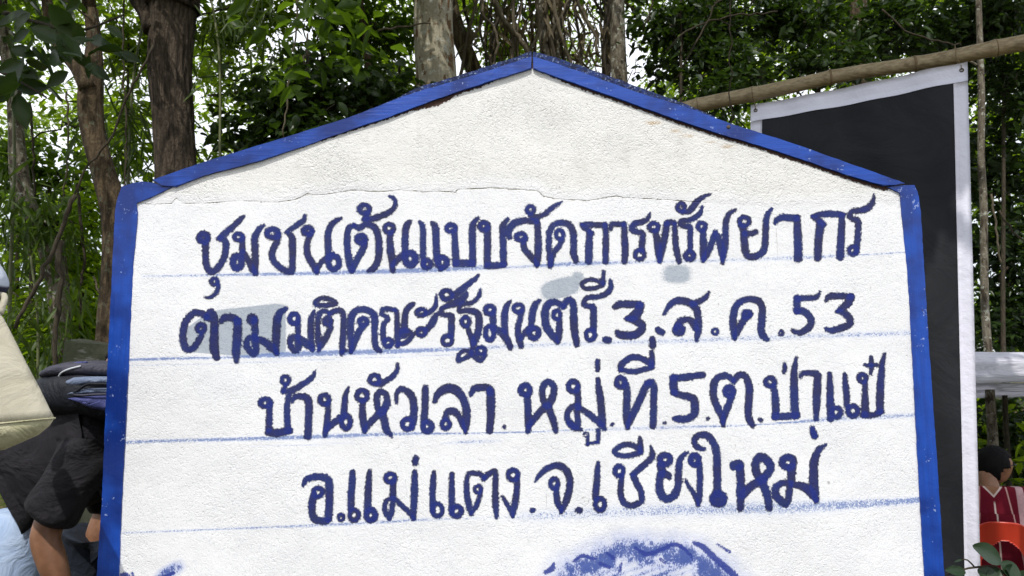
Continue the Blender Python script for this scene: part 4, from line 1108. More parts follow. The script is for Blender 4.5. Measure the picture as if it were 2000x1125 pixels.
# --- trees, left to right -------------------------------------------------
T_D = 5.2
p = trunk_path([(338, -60, 106), (338, 0, 96), (336, 60, 88), (332, 130, 84), (336, 210, 80), (342, 300, 78), (346, 380, 80), (350, 700, 88)], T_D, 8)
tree('tree', 'thick dark tree with deeply furrowed bark rising behind the sloping blue roof board', p, BARK_DARK,
     [(p[0][0][0] + dx, T_D + dy, z, 1.5, 1.4, .9, 150) for dx, dy, z in ((-1.2, 0, 6.0), (.8, .5, 6.3), (0, 1.2, 6.8), (1.5, -.5, 7), (-2, .8, 7.2))],
     LEAF_MID, n=80, furrow=furrows(11, .055, 1.0), leaf=.13, per=8, seed=2, extra=[([(300, 60, 40), (286, 25, 34), (262, -10, 30), (225, -90, 26)], 5.15)])
p = trunk_path([(170, -40, 26), (178, 20, 26), (184, 90, 30), (180, 150, 44), (176, 210, 48), (184, 270, 46), (200, 330, 46), (216, 385, 48), (226, 440, 50), (224, 520, 48), (216, 600, 46), (210, 700, 48)], 4.9, 7)
tree('tree', 'brown rough-barked tree leaning towards the left post of the sign', p, BARK_BROWN,
     [(p[0][0][0] + dx, 5.1 + dy, z, 1.2, 1.2, .8, 110) for dx, dy, z in ((-1, 0, 5.2), (.7, .6, 5.6), (0, 1.2, 6.4))],
     LEAF_MID, n=30, furrow=furrows(9, .05, 2.0), leaf=.12, per=8, seed=3, extra=[([(172, 175, 34), (150, 130, 30), (118, 92, 26), (95, 30, 22), (88, -60, 18)], 4.85)])
p = trunk_path([(8, 60, 22), (24, 150, 24), (30, 240, 28), (34, 300, 32), (44, 370, 36), (62, 425, 38), (92, 470, 42), (108, 530, 42), (116, 600, 38), (122, 680, 36), (126, 760, 38)], 6.2, 7)
tree('tree', 'mottled crooked tree at the left margin with ferny growth on its bend', p, BARK_GREY,
     [(p[0][0][0] + dx, 6.4 + dy, z, 1.3, 1.2, .8, 110) for dx, dy, z in ((-.6, 0, 5.2), (.7, .6, 6), (0, 1.2, 6.9))] + [cl(95, 445, 6.15, 55, 26, 26, .2)],
     LEAF_MID, n=24, leaf=.12, per=8, seed=4, rough=.1)
p = trunk_path([(845, -60, 82), (846, 0, 80), (847, 60, 80), (850, 120, 82), (853, 190, 84), (856, 300, 86), (858, 600, 92)], 6.4, 8)
tree('tree', 'pale thick tree blotched with brown and white lichen behind the left roof board', p, BARK_PALE,
     [(p[0][0][0] + dx, 6.6 + dy, z, 1.6, 1.3, .9, 150) for dx, dy, z in ((-1.2, .3, 6.4), (1, .5, 6.6), (0, 1.2, 7.6))],
     LEAF_MID, n=40, leaf=.13, per=8, seed=5, rough=.03)
p = trunk_path([(872, -60, 30), (880, 10, 32), (894, 60, 33), (910, 100, 33), (928, 145, 32), (945, 200, 30), (960, 330, 32)], 7.8, 7)
tree('tree', 'dull brown tree slanting down from behind the pale lichen-blotched tree', p, BARK_BROWN, [(p[0][0][0], 8.2, 6.4, 1.5, 1.2, .8, 110)], LEAF_MID, n=20, leaf=.13, seed=6)
p = trunk_path([(1054, -60, 24), (1056, 0, 24), (1060, 50, 24), (1066, 100, 24), (1070, 170, 25), (1075, 400, 28)], 7.4, 8)
tree('tree', 'slim whitish mottled tree right above the peak of the sign', p, BARK_GREY, [(p[0][0][0], 7.8, 6.6, 1.5, 1.2, .9, 120), (p[0][0][0] + .8, 8.2, 7.6, 1.2, 1.2, .8, 90)], LEAF_MID, n=20, leaf=.13, seed=7)
p = trunk_path([(1078, -60, 13), (1080, 0, 13), (1082, 50, 14), (1088, 110, 14), (1092, 300, 15)], 7.6, 7)
tree('tree', 'thin greenish stem hugging the slim whitish tree above the peak', p, BARK_GREY, [(p[0][0][0], 8.2, 6.8, .9, .9, .6, 60)], LEAF_MID, n=14, leaf=.13, seed=8)
p = trunk_path([(1203, -60, 31), (1204, 0, 31), (1206, 60, 31), (1208, 110, 32), (1210, 170, 33), (1214, 400, 35)], 6.9, 8)
tree('tree', 'straight grey-brown scaly tree above the right roof board', p, BARK_GREY,
     [(p[0][0][0] + dx, 7.2 + dy, z, 1.5, 1.2, .8, 120) for dx, dy, z in ((.6, .5, 6.2), (-.6, 1, 7.2))], LEAF_DARK, n=24, leaf=.13, seed=9, rough=.08, voids=VGAP)
p = trunk_path([(1196, -60, 18), (1190, 0, 18), (1186, 60, 18), (1184, 140, 19), (1180, 400, 20)], 7.6, 6.5)
tree('tree', 'dark thin tree half behind the straight scaly tree', p, BARK_DARK, [(p[0][0][0], 8.2, 6.7, 1.2, 1, .7, 90)], LEAF_DARK, n=14, leaf=.13, seed=10, voids=VGAP)
p = trunk_path([(700, -60, 12), (704, 0, 12), (712, 60, 13), (718, 120, 14), (724, 200, 15), (728, 400, 16)], 7.2, 6)
tree('tree', 'slender dark tree over the middle of the left roof board', p, BARK_BROWN, [(p[0][0][0], 7.8, 5.9, 1.2, 1, .7, 90)], LEAF_MID, n=14, leaf=.12, seed=11)
p = trunk_path([(1910, -60, 10), (1911, 0, 11), (1914, 90, 12), (1917, 200, 13), (1916, 300, 13), (1921, 400, 14), (1922, 500, 14), (1924, 600, 15), (1930, 690, 15), (1934, 780, 17), (1940, 880, 19), (1944, 1000, 20)], 6.4, 7)
tree('tree', 'thin pale sapling passing behind the white awning beside the banner', p, BARK_GREY,
     [(p[0][0][0] + .3, 6.8, 6.2, 1.2, 1, .7, 90)], LEAF_DARK, n=14, leaf=.12, seed=12, extra=[([(1918, 108, 5), (1938, 102, 4), (1955, 90, 3)], 6.4), ([(1912, 130, 5), (1890, 118, 4), (1862, 124, 3)], 6.4)])
p = trunk_path([(1674, -60, 34), (1676, 0, 34), (1678, 60, 32), (1680, 130, 32), (1684, 400, 36)], 8.6, 7)
tree('tree', 'brown tree in deep shade above the bamboo pole', p, BARK_BROWN, [(p[0][0][0] + dx, 9.2, z, 1.6, 1.2, .9, 140) for dx, z in ((-.8, 6.6), (1, 7.2))], LEAF_DARK, n=18, leaf=.13, seed=13, voids=VGAP)
# saplings whose crowns fill the gaps between the big trees
def sapling(label, base_px, top, depth, clumps, mat, leaf, seed, tone=(.2, .8), per=9, w=9, aspect=.5, bark=None, voids=(), detail=False, hang=.25):
    pth = trunk_path([(top[0], top[1], w * .6), ((top[0] * .6 + base_px * .4), 380, w * .8), (base_px, 700, w)], depth, P(top[0], top[1], depth).z + .4)
    return tree('young_tree', label, pth, bark or TWIG, clumps, mat, n=8, leaf=leaf, seed=seed, tone=tone, per=per, group='young trees and tall bushes filling the wood', aspect=aspect, limb_r=.02, voids=voids, detail=detail, hang=hang)

sapling('dark glossy bush with round leaves climbing behind the left roof board', 600, (600, 160), 5.6,
        [cl(560, 215, 5.6, 95, 52, 75), (cl(660, 190, 5.7, 85, 55, 70)), cl(500, 285, 5.6, 90, 45, 62), cl(745, 190, 6.0, 60, 60, 48), cl(610, 270, 5.5, 90, 40, 55), cl(620, 120, 6.2, 70, 30, 34)], LEAF_DARK, .10, 21, tone=(.3, 1), per=8, aspect=.62, w=12, detail=True, voids=VGAPL)
sapling('sunlit fresh green bush between the slender tree and the pale tree', 770, (780, 160), 8.5,
        [cl(778, 190, 8.5, 45, 40, 60), cl(770, 140, 9, 40, 30, 34), cl(760, 40, 9.5, 55, 50, 50)], LEAF_BRIGHT, .11, 22, per=8)
sapling('bright green bush seen through the gap right of the pale tree', 965, (960, 60), 9,
        [cl(975, 95, 9, 30, 45, 40), cl(950, 20, 9.4, 50, 40, 45), cl(1000, 110, 9, 25, 25, 20)], LEAF_BRIGHT, .11, 23, per=7)
sapling('yellow-green tall bush left of the furrowed tree', 250, (250, 150), 7,
        [cl(255, 90, 7.2, 55, 60, 65), cl(240, 300, 7.2, 40, 55, 34), cl(255, 220, 7.4, 45, 50, 24), cl(60, 160, 8, 50, 50, 16)], LEAF_BRIGHT, .12, 24, per=8, tone=(.1, .9), voids=VGAPL)
sapling('leafy tall bush right of the furrowed tree under the bright sky gap', 430, (430, 60), 6.6,
        [cl(440, 60, 6.6, 60, 45, 50), cl(520, 30, 7, 70, 30, 46), cl(440, 150, 7.5, 50, 25, 9), cl(410, 330, 6.8, 34, 25, 16), cl(460, 190, 7.4, 60, 24, 10)], LEAF_BRIGHT, .085, 25, per=14, tone=(0, .6), voids=VGAPL)
sapling('broad-crowned young tree over the slope of the left roof board', 640, (650, 40), 7.4,
        [cl(640, 40, 7.4, 90, 40, 75), cl(740, 60, 7.4, 70, 50, 60), cl(560, 110, 8, 60, 30, 26), cl(690, 110, 7.8, 60, 30, 26)], LEAF_MID, .09, 26, per=14, tone=(0, .6), voids=VGAPL)
sapling('dense dark young tree between the scaly tree and the bamboo pole', 1330, (1330, 60), 6.4,
        [cl(1320, 50, 6.6, 80, 50, 95), cl(1390, 130, 6.5, 80, 50, 85), cl(1290, 130, 7, 45, 30, 22), cl(1440, 40, 7, 90, 50, 95), cl(1400, 190, 6.2, 60, 30, 40)], LEAF_DARK, .10, 27, tone=(.2, 1), voids=VGAP)
sapling('dark leafy young tree right above the bamboo pole', 1600, (1600, 60), 7.0,
        [cl(1570, 40, 7, 90, 50, 110), cl(1620, 120, 6.8, 80, 45, 90), cl(1480, 150, 6.8, 50, 40, 40), cl(1740, 60, 7.2, 110, 60, 150)], LEAF_DARK, .10, 28, tone=(.2, 1), voids=VGAP)
sapling('dark young tree in the far right corner above the pole', 1960, (1960, 60), 7.4,
        [cl(1880, 60, 7.4, 100, 60, 120), cl(1970, 160, 7.4, 70, 90, 120), cl(1960, 20, 7, 80, 60, 80)], LEAF_DARK, .11, 29, tone=(.2, 1))
sapling('dark tall bush beyond the sapling right of the banner', 1960, (1960, 320), 7.6,
        [cl(1960, 330, 7.8, 70, 100, 130), cl(1960, 500, 7.8, 70, 90, 120), cl(1960, 630, 7.8, 80, 70, 110)], LEAF_DARK, .12, 30, tone=(.1, .9))
sapling('dark bush in the shade under the awning', 1970, (1970, 800), 8.6,
        [cl(1960, 840, 8.6, 80, 70, 110), cl(1990, 960, 8.8, 90, 80, 110)], LEAF_DARK, .12, 31, tone=(.1, .9))
sapling('green young tree at the left margin below the overhanging branch', 30, (40, 300), 7.8,
        [cl(20, 320, 7.8, 60, 60, 60), cl(120, 350, 8, 55, 60, 52), cl(60, 440, 8, 60, 50, 44), cl(150, 250, 8, 50, 40, 10)], LEAF_MID, .12, 32, tone=(.3, 1), voids=VGAPL)
sapling('bright green young tree between the crooked tree and the leaning tree', 160, (160, 420), 7.2,
        [cl(165, 430, 7.2, 38, 55, 48), cl(160, 530, 7.2, 45, 60, 62), cl(150, 620, 7.0, 50, 40, 60), cl(185, 640, 6.8, 30, 30, 34)], LEAF_BRIGHT, .13, 33, tone=(.1, .9), aspect=.42)
sapling('low bright bush behind the tote bag at the left margin', 60, (60, 640), 6.6,
        [cl(60, 650, 6.6, 70, 50, 90), cl(110, 690, 6.4, 50, 45, 70), cl(60, 740, 6.2, 90, 50, 90), cl(30, 560, 7, 50, 50, 44)], LEAF_BRIGHT, .12, 34, tone=(0, .8), aspect=.38)

# the far wood: everything beyond, too many crowns to count
def far_wood():
    g = np.random.default_rng(5)
    clumps = []
    for i in range(430):
        px = g.uniform(-500, 2500); py = g.uniform(-420, 900); d = g.uniform(13, 24)
        # thin where the sky shows, thick to the right
        dens = 1.0
        if px < 900: dens = .46 if py < 560 else .9
        if 360 < px < 700 and py < 340: dens = .34
        if px < 220 and 60 < py < 460: dens = .36
        if px > 1250: dens = 1.0
        if g.uniform() > dens: continue
        r = g.uniform(70, 130)
        clumps.append(cl(px, py, d, r, r * .7, int(46 * (1.25 if px > 1250 else 1.0)), rd=g.uniform(.6, 1.4)))
    vo = []
    for px, py, r in ((1512, 110, 36), (1340, 150, 34), (1235, 150, 38), (1400, 60, 26), (1450, 200, 20), (1580, 60, 18), (1650, 30, 18), (1720, 100, 16), (1560, 205, 20), (1245, 100, 20), (1290, 20, 30), (50, 110, 30), (130, 230, 50), (395, 190, 60), (390, 280, 52), (590, 70, 62), (650, 90, 26), (40, 560, 20), (90, 620, 16), (560, 160, 28), (1820, 520, 5), (1960, 225, 6), (420, 150, 30), (30, 350, 26), (1130, 10, 12)):
        p = P(px, py, 18); vo.append((p.x, p.y, p.z, r / F * 18))
    o = foliage('far_wood', clumps, LEAF_BRIGHT, None, size=.155, per=18, tone=(0, .95), seed=55, voids=vo, aspect=.5, vdepth=16)
    tag(o, kind='stuff')
far_wood()
# the undergrowth
def undergrowth():
    g = np.random.default_rng(6)
    n = 5200
    x = g.uniform(-7, 8, n); y = g.uniform(4.2, 13, n)
    z = np.array([ground_z(a, b) for a, b in zip(x, y)])
    base = np.stack([x, y, z + g.uniform(0, 1.0, n) * np.clip((y - 4) / 3, .2, 1)], 1)
    ax = g.normal(size=(n, 3)) * .6; ax[:, 2] = np.abs(ax[:, 2]) + .35
    nr = g.normal(size=(n, 3)); nr[:, 2] += .6
    L = g.uniform(.16, .42, n); W = L * g.uniform(.10, .28, n)
    V, Q, T, k = leaf_arrays(base, ax, nr, L, W, droop=.5, detail=True)
    o = mesh_from('undergrowth', V, [Q, T], LEAF_BRIGHT, None, True, {'tone': np.repeat(g.uniform(0, .9, n), k)})
    tag(o, kind='stuff')
undergrowth()

# a branch that hangs into the top left corner, close by, from a tree standing out to the left
def near_branch():
    g = np.random.default_rng(12)
    root = thing('tree', 'near tree holding large dark leaves over the top left corner', 'tree', group='trees standing in the wood behind the sign')
    q, r = smooth_path(px_path([(-360, 1500, 120, 4.2), (-340, 900, 110, 4.2), (-330, 400, 100, 4.2), (-320, 0, 90, 4.2), (-300, -500, 70, 4.2)], 4.2))
    tube('trunk', q, r, BARK_BROWN, root, 24, rough=.06, furrow=furrows(9, .04, 2))
    brs = [[(-325, 60, 26, 4.2), (-200, 20, 20, 4.0), (-60, 10, 14, 3.8), (60, 40, 8, 3.6), (150, 60, 6, 3.5), (240, 30, 4, 3.5)],
           [(-200, 20, 14, 4.0), (-100, 90, 10, 3.8), (-20, 130, 7, 3.6), (40, 160, 5, 3.5), (90, 190, 4, 3.4)],
           [(-60, 10, 8, 3.8), (40, -30, 6, 3.6), (110, -10, 5, 3.5), (180, 40, 3, 3.5)]]
    for b in brs:
        q, r = smooth_path(px_path(b, 3.6), .05); tube('limb', q, r, TWIG, root, 8, rough=.1)
    B, A, N, L = [], [], [], []
    spots = [(85, 12, 60), (62, 40, 55), (25, 70, 50), (100, 45, 46), (120, 75, 44), (30, 20, 50), (150, 20, 40), (60, 100, 45), (90, 110, 50), (20, 140, 44), (52, 150, 58), (105, 95, 46), (40, 180, 46), (75, 175, 50), (25, 185, 55), (135, 120, 40), (190, 75, 42), (200, 95, 44), (225, 110, 38), (150, 100, 40), (10, 100, 46), (0, 40, 50), (130, 40, 44), (165, 60, 40), (60, 70, 48), (85, 75, 46), (145, 140, 36), (95, 140, 46), (5, 165, 50), (45, 130, 44), (110, 10, 50), (50, 5, 50), (20, -10, 50), (175, 120, 34), (215, 60, 34)]
    for (x, y, s) in spots:
        for _ in range(2):
            d = g.uniform(3.2, 3.7)
            p = P(x + g.normal() * 10, y + g.normal() * 8 - 12, d)
            B.append(p); a = g.normal(size=3) * [1, .7, .45]; a[2] -= .55; A.append(a)
            n = g.normal(size=3) * .5; n[1] -= .6; n[2] += .5; N.append(n); L.append(s / F * d * g.uniform(.95, 1.5))
    L = np.array(L)
    V, Q, T, k = leaf_arrays(np.array(B), np.array(A), np.array(N), L, L * .52, fold=.14, droop=.12, detail=True)
    mesh_from('leaves', V, [Q, T], LEAF_DARK, root, True, {'tone': np.repeat(g.uniform(.4, 1, len(L)), k)})
    foliage('crown', [(-3.0, 4.3, 4.6, .8, .9, .7, 70), (-.6, 4.6, 5.7, 1.2, 1, .7, 90), (-1.2, 4.0, 3.6, .4, .3, .3, 16), (-2.7, 2.1, 5.0, .6, .5, .3, 150), (-2.0, 2.1, 5.0, .6, .5, .3, 150), (-1.3, 2.2, 5.1, .5, .5, .3, 110)], LEAF_MID, root, size=.13, per=8, seed=90)  # the last three clumps are unseen, added to shade the corner leaves
near_branch()
q_ = trunk_path([(2500, -60, 110), (2480, 300, 112), (2470, 700, 118)], 4.6, 6.5)  # unseen tree, added so its crown shades the banner and the seated person
tree('tree', 'unseen broad tree added beyond the right margin to shade the banner', q_, BARK_BROWN,
     [(.2, 1.95, 5.3, .5, .45, .25, 150), (.8, 1.9, 5.3, .5, .45, .25, 170), (1.4, 1.9, 5.3, .5, .5, .25, 190), (2.0, 1.85, 5.3, .5, .5, .25, 190), (2.6, 1.8, 5.3, .5, .5, .3, 160), (1.5, 2.6, 5.0, .8, .7, .5, 110), (2.6, 2.5, 5.0, .9, .8, .5, 130), (2.2, 3.4, 5.2, 1.1, .9, .5, 170), (1.0, 3.4, 5.4, .8, .7, .5, 90), (3.0, 1.9, 5.6, .9, .7, .5, 100), (.4, 4.2, 5.7, 1.0, .8, .5, 100)],
     LEAF_MID, n=24, leaf=.16, per=9, seed=40)

# vines, lianas and bare stems
VN = [
    ('thin upright vine before the furrowed tree', [(243, -20), (240, 120), (246, 250), (244, 420)], 4, 4.9),
    ('green bamboo stem slanting across the leaning tree', [(300, 90), (262, 165), (218, 262), (160, 345), (128, 420)], 5, 4.6),
    ('dark leaning pole-like stem by the crooked tree', [(150, 378), (118, 452), (82, 540), (55, 590), (28, 640)], 9, 4.4),
    ('dark upright sapling stem before the crooked tree', [(118, 470), (117, 560), (108, 640), (104, 740), (98, 830)], 11, 4.7),
    ('thin stem between the crooked and the leaning tree', [(150, 360), (164, 480), (158, 560), (156, 640)], 6, 6.0),
    ('pale thin twig crossing behind the left post', [(180, 540), (196, 575), (216, 606)], 4, 5.0),
    ('pale hanging vine left of the slender dark tree', [(584, -20), (578, 60), (566, 150), (560, 210), (552, 268)], 4, 5.2),
    ('bare upright stem behind the left margin', [(60, 200), (66, 330), (64, 470), (70, 640)], 5, 6.6),
    ('thin crooked liana near the left margin', [(130, 180), (134, 280), (122, 420), (134, 560)], 4, 6.2),
    ('pale liana hanging beside the peak', [(1078, -20), (1086, 30), (1096, 70), (1110, 105), (1118, 140)], 9, 6.7),
    ('slanting liana right of the peak', [(1118, -20), (1140, 30), (1160, 66), (1168, 110)], 7, 6.9),
    ('crossing pale liana above the right roof board', [(1112, -10), (1098, 40), (1122, 90), (1142, 150)], 5, 6.6),
    ('dark twisted liana left of the peak', [(960, -20), (978, 30), (1000, 60), (1024, 90), (1052, 150)], 12, 7.0),
    ('thin dark liana by the pale thick tree', [(940, -20), (944, 30), (962, 50), (972, 90), (958, 150)], 6, 6.9),
    ('straight cord-like vine before the bamboo pole', [(1425, -30), (1426, 80), (1427, 180), (1427, 250)], 3, 3.2),
    ('grey bent twig at the top right of the peak', [(1256, 60), (1270, 20), (1284, -20)], 4, 5.8),
    ('long thin bare branch rising to the right over the peak', [(1300, 100), (1340, 62), (1420, 34), (1520, 22)], 4, 5.6),
    ('bare slanting branch above the right roof board', [(1335, 130), (1362, 80), (1388, 30), (1408, -20)], 4, 5.5),
    ('thin pale vine right of the sapling', [(1938, 380), (1946, 460), (1956, 520)], 4, 6.2),
    ('curving bare twig right of the banner', [(1950, 410), (1975, 450), (2010, 480)], 4, 6.0),
    ('long bare branch across the shaded crowns over the pole', [(1720, 20), (1770, 60), (1840, 84), (1880, 86)], 4, 6.4),
    ('thin stem crossing above the roof board slope', [(340, 30), (400, 28), (452, 10)], 5, 5.6),
    ('horizontal bare twig before the pale tree', [(740, 60), (800, 50), (840, 44)], 4, 6.1),
]
for lb, pts, w, d in VN:
    q, r = smooth_path(px_path([(x, y, w * (1 - .25 * i / len(pts))) for i, (x, y) in enumerate(pts)], d), .06)
    q = q + np.random.default_rng(len(lb)).normal(size=q.shape) * .006
    tag(tube('vine', q, r, VINE if 'pale' in lb or 'liana' in lb else TWIG, None, 7, rough=.15, seed=len(lb)), lb, 'vine', 'vines and bare stems in the wood')
# more lianas hanging in the tangle above the peak, each a thing of its own
g = np.random.default_rng(31)
for i in range(26):
    x = g.uniform(905, 1180); d = g.uniform(7.0, 8.4); w = g.uniform(3, 8)
    pts = [(x + g.normal() * 6, -60 + k * 62, w) for k in range(5)]
    sl = g.normal() * 16
    pts = [(a + sl * k * .5 + g.normal() * 7, b, c) for k, (a, b, c) in enumerate(pts)]
    q, r = smooth_path(px_path(pts, d), .08)
    tag(tube('vine', q, r, VINE if i % 2 else TWIG, None, 6, rough=.15, seed=i), 'one of the many dry lianas hanging in the tangle over the peak', 'vine', 'dry lianas tangled over the peak')
# dead leaves and strips caught in the lianas
o = foliage('dead_foliage', [cl(1000, 20, 7.5, 70, 55, 30), cl(1110, 40, 7.5, 50, 60, 26), cl(1150, 100, 7.5, 40, 35, 14), cl(940, 80, 7.6, 35, 40, 14)], LEAF_DRY, None, size=.22, aspect=.16, per=6, hang=1.2, seed=77)
tag(o, kind='stuff')
# bamboo fronds: narrow hanging leaves
def bamboo(label, stems, clumps, seed, leaf=.2):
    root = thing('bamboo', label, 'bamboo', group='bamboo clumps with narrow drooping leaves')
    for st, d in stems:
        q, r = smooth_path(px_path([(x, y, w) for x, y, w in st], d), .08)
        tube('stem', q, r, BAMBOO_GREEN, root, 8)
    foliage('leaves', clumps, LEAF_BAMBOO, root, size=leaf, aspect=.13, per=9, hang=1.0, seed=seed, flat=.8, detail=True)
t = NT('green_bamboo_culm')
BAMBOO_GREEN = t.done(t.pbr(t.mix(t.noise(t.obj(), 9, 3), (.07, .09, .03), (.17, .18, .08)), .5))
bamboo('drooping bamboo beside the furrowed tree', [([(300, -60, 5), (276, 60, 5), (258, 180, 5), (250, 400, 6), (246, 760, 7)], 5.7)],
       [cl(262, 250, 5.7, 30, 60, 14), cl(256, 170, 5.7, 26, 34, 8), cl(275, 320, 5.7, 24, 40, 9)], 61)
bamboo('drooping bamboo between the furrowed tree and the sky gap', [([(395, -60, 5), (420, 40, 5), (430, 200, 5), (420, 700, 7)], 5.2)],
       [cl(450, 30, 5.4, 30, 44, 9), cl(434, 110, 5.4, 12, 40, 5), cl(500, 10, 5.2, 24, 24, 6)], 62)
bamboo('dry bamboo tuft at the left margin', [([(20, 60, 5), (28, 300, 6), (20, 560, 7), (14, 900, 8)], 5.6), ([(60, 500, 4), (74, 640, 5), (70, 900, 6)], 5.4)],
       [cl(30, 420, 5.5, 40, 80, 18), cl(60, 620, 5.4, 50, 60, 22), cl(110, 470, 5.8, 34, 26, 8)], 63, .2)

# ------------------------------------------------------------------ bamboo frame and banner
t = NT('dry_bamboo')
o = t.obj()
st = t.noise(t.map(o, (3, 30, 30)), 3, 4, .6)
c = t.mix(t.ramp(st, .3, .7), (.23, .175, .095), (.38, .305, .185))
c = t.mix(t.math('MULTIPLY', t.ramp(t.noise(t.map(o, (1.6, 6, 6)), 5, 5, .7), .5, .66), .6), c, (.13, .09, .05))
M_bam = t.done(t.pbr(c, .55, t.bump(t.math('ADD', st, t.noise(o, 40, 3)), .4, .006), spec=.35))
t = NT('bamboo_node')
M_node = t.done(t.pbr(t.mix(t.noise(t.obj(), 60, 4), (.10, .065, .035), (.26, .19, .10)), .8))

PA, PB = P(1300, 222, 3.62), P(2140, 52, 2.96)        # the pole's line
pole = thing('bamboo_pole', 'long dry bamboo pole running level above the black banner', 'pole')
def pole_pt(k): return PA.lerp(PB, k)
ks = np.linspace(0, 1, 90)
nodes = [.09, .235, .43, .625, .80, .93]
rr = []
for k in ks:
    r = .0335 + .0015 * math.sin(k * 9)
    for nd in nodes: r += .0035 * math.exp(-((k - nd) / .008) ** 2)
    rr.append(r)
pts = [pole_pt(k) + Vector((0, 0, .012 * math.sin(k * 5) + .004 * math.sin(k * 17))) for k in ks]
tube('culm', pts, rr, M_bam, pole, 20, rough=.02)
for nd in nodes:
    a = pole_pt(nd) + Vector((0, 0, .012 * math.sin(nd * 5) + .004 * math.sin(nd * 17))); d = (PB - PA).normalized()
    tube('node_ring', [a - d * .006, a, a + d * .006], [.0350, .0392, .0350], M_node, pole, 20, caps=False)
for nm, k, lb in (('post', .012, 'upright bamboo post holding the far end of the pole behind the sign'), ('post', .985, 'upright bamboo post holding the near end of the pole beyond the right margin')):
    a = pole_pt(k) + Vector((0, .07, 0))
    tag(tube('bamboo_post', [(a.x, a.y, ground_z(a.x, a.y) - .1), (a.x + .01, a.y, 1.4), (a.x, a.y, a.z + .02)], [.036, .034, .033], M_bam, None, 16, rough=.02), lb, 'post', 'bamboo posts under the pole')

banner = thing('banner', 'tall black cloth banner with a white border hanging from the bamboo pole', 'banner')
BL0, BR0 = P(1467, 208, 3.50), P(1890, 121, 3.07)
def ban_pt(u, v, off=0.0):
    """u 0..1 across, v metres downwards"""
    a = BL0.lerp(BR0, u)
    e = (BR0 - BL0).normalized(); nrm = Vector((e.y, -e.x, 0)).normalized()
    wv = .012 * math.sin(u * 9 + v * 1.5) * min(1, v * 2) + .006 * math.sin(u * 23 - v * 5 + 1) + .010 * math.sin(v * 3.1 + u * 4)
    wv += .010 * math.exp(-((u - .82 + .25 * v) / .10) ** 2) - .008 * math.exp(-((v - .35 - .3 * u) / .12) ** 2)
    return Vector((a.x, a.y, a.z - v)) + nrm * (wv + off) + Vector((-.062 * v, 0, 0)) - Vector((0, 0, .010 * math.sin(u * math.pi)))
BW = (BR0 - BL0).length
def cloth_sheet(name, u0, u1, v0, v1, nu, nv, mat, parent, off, th=.0012, skew=0):
    us = np.linspace(u0, u1, nu); vs = np.linspace(v0, v1, nv)
    A = [[ban_pt(u, v, off) for u in us] for v in vs]; Bk = [[ban_pt(u, v, off - th) for u in us] for v in vs]
    V = np.array([q[:] for row in A for q in row] + [q[:] for row in Bk for q in row])
    i = np.arange(nv - 1)[:, None] * nu; j = np.arange(nu - 1)[None]
    Q = np.stack([i + j, i + j + 1, i + nu + j + 1, i + nu + j], -1).reshape(-1, 4)
    N = nu * nv
    Q2 = Q[:, ::-1] + N
    ring = list(range(nu)) + [nu * k + nu - 1 for k in range(1, nv)] + list(range(N - 2, N - nu - 1, -1)) + [nu * k for k in range(nv - 2, 0, -1)]
    E = np.array([(ring[k], ring[(k + 1) % len(ring)], ring[(k + 1) % len(ring)] + N, ring[k] + N) for k in range(len(ring))])
    return mesh_from(name, V, [np.vstack([Q, Q2, E])], mat, parent)
t = NT('black_cloth')
o = t.obj()
n = t.noise(o, 3.2, 5, .6, 1.5)
M_black = t.done(t.pbr(t.mix(t.ramp(n, .3, .7), (.011, .012, .015), (.018, .019, .023)), .65, t.bump(n, .25, .03), spec=.22))
t = NT('white_webbing')
o = t.obj()
M_web = t.done(t.pbr(t.mix(t.noise(o, 12, 4), (.70, .70, .80), (.76, .76, .86)), .55, t.bump(t.noise(o, 14, 4, .6), .35, .02), spec=.4))
VB = 2.55; bwd = .078
cloth_sheet('black_panel', .02, .98, .02, VB - .02, 60, 90, M_black, banner, 0)
cloth_sheet('white_border', 0, 1, -.004, bwd + .002, 60, 4, M_web, banner, .0040)
cloth_sheet('white_border', 0, .060, bwd + .003, VB, 5, 90, M_web, banner, .0030)
cloth_sheet('white_border', .940, 1, bwd + .003, VB, 5, 90, M_web, banner, .0030)
cloth_sheet('white_border', 0, 1, VB + .001, VB + bwd, 60, 4, M_web, banner, .0040)
t = NT('brass'); M_eye = t.done(t.pbr((.10, .08, .05), .4, Metallic=.8))
for u, v in ((.026, .028), (.975, .028)):
    a = ban_pt(u, v, .0056); e = (BR0 - BL0).normalized(); nrm = Vector((e.y, -e.x, 0)).normalized()
    ring = [a + (e * math.cos(x) + Vector((0, 0, 1)) * math.sin(x)) * .007 for x in np.linspace(0, 2 * math.pi, 17)]
    tube('eyelet', ring, [.0026] * 17, M_eye, banner, 8, caps=False)
    k = ((a - PA).dot(PB - PA)) / (PB - PA).length_squared
    tp = pole_pt(k)
    loop = [a, a + Vector((0, 0, .02))] + [tp + Vector((0, 0, 0)) + (Vector((0, 0, 1)) * math.sin(x) - nrm * -math.cos(x)) * .041 for x in np.linspace(-.6, 2 * math.pi - 1.2, 18)] + [a + Vector((0, 0, .02)) - nrm * .004, a - nrm * .004]
    tube('tie_string', loop, [.0016] * len(loop), M_node, banner, 6)

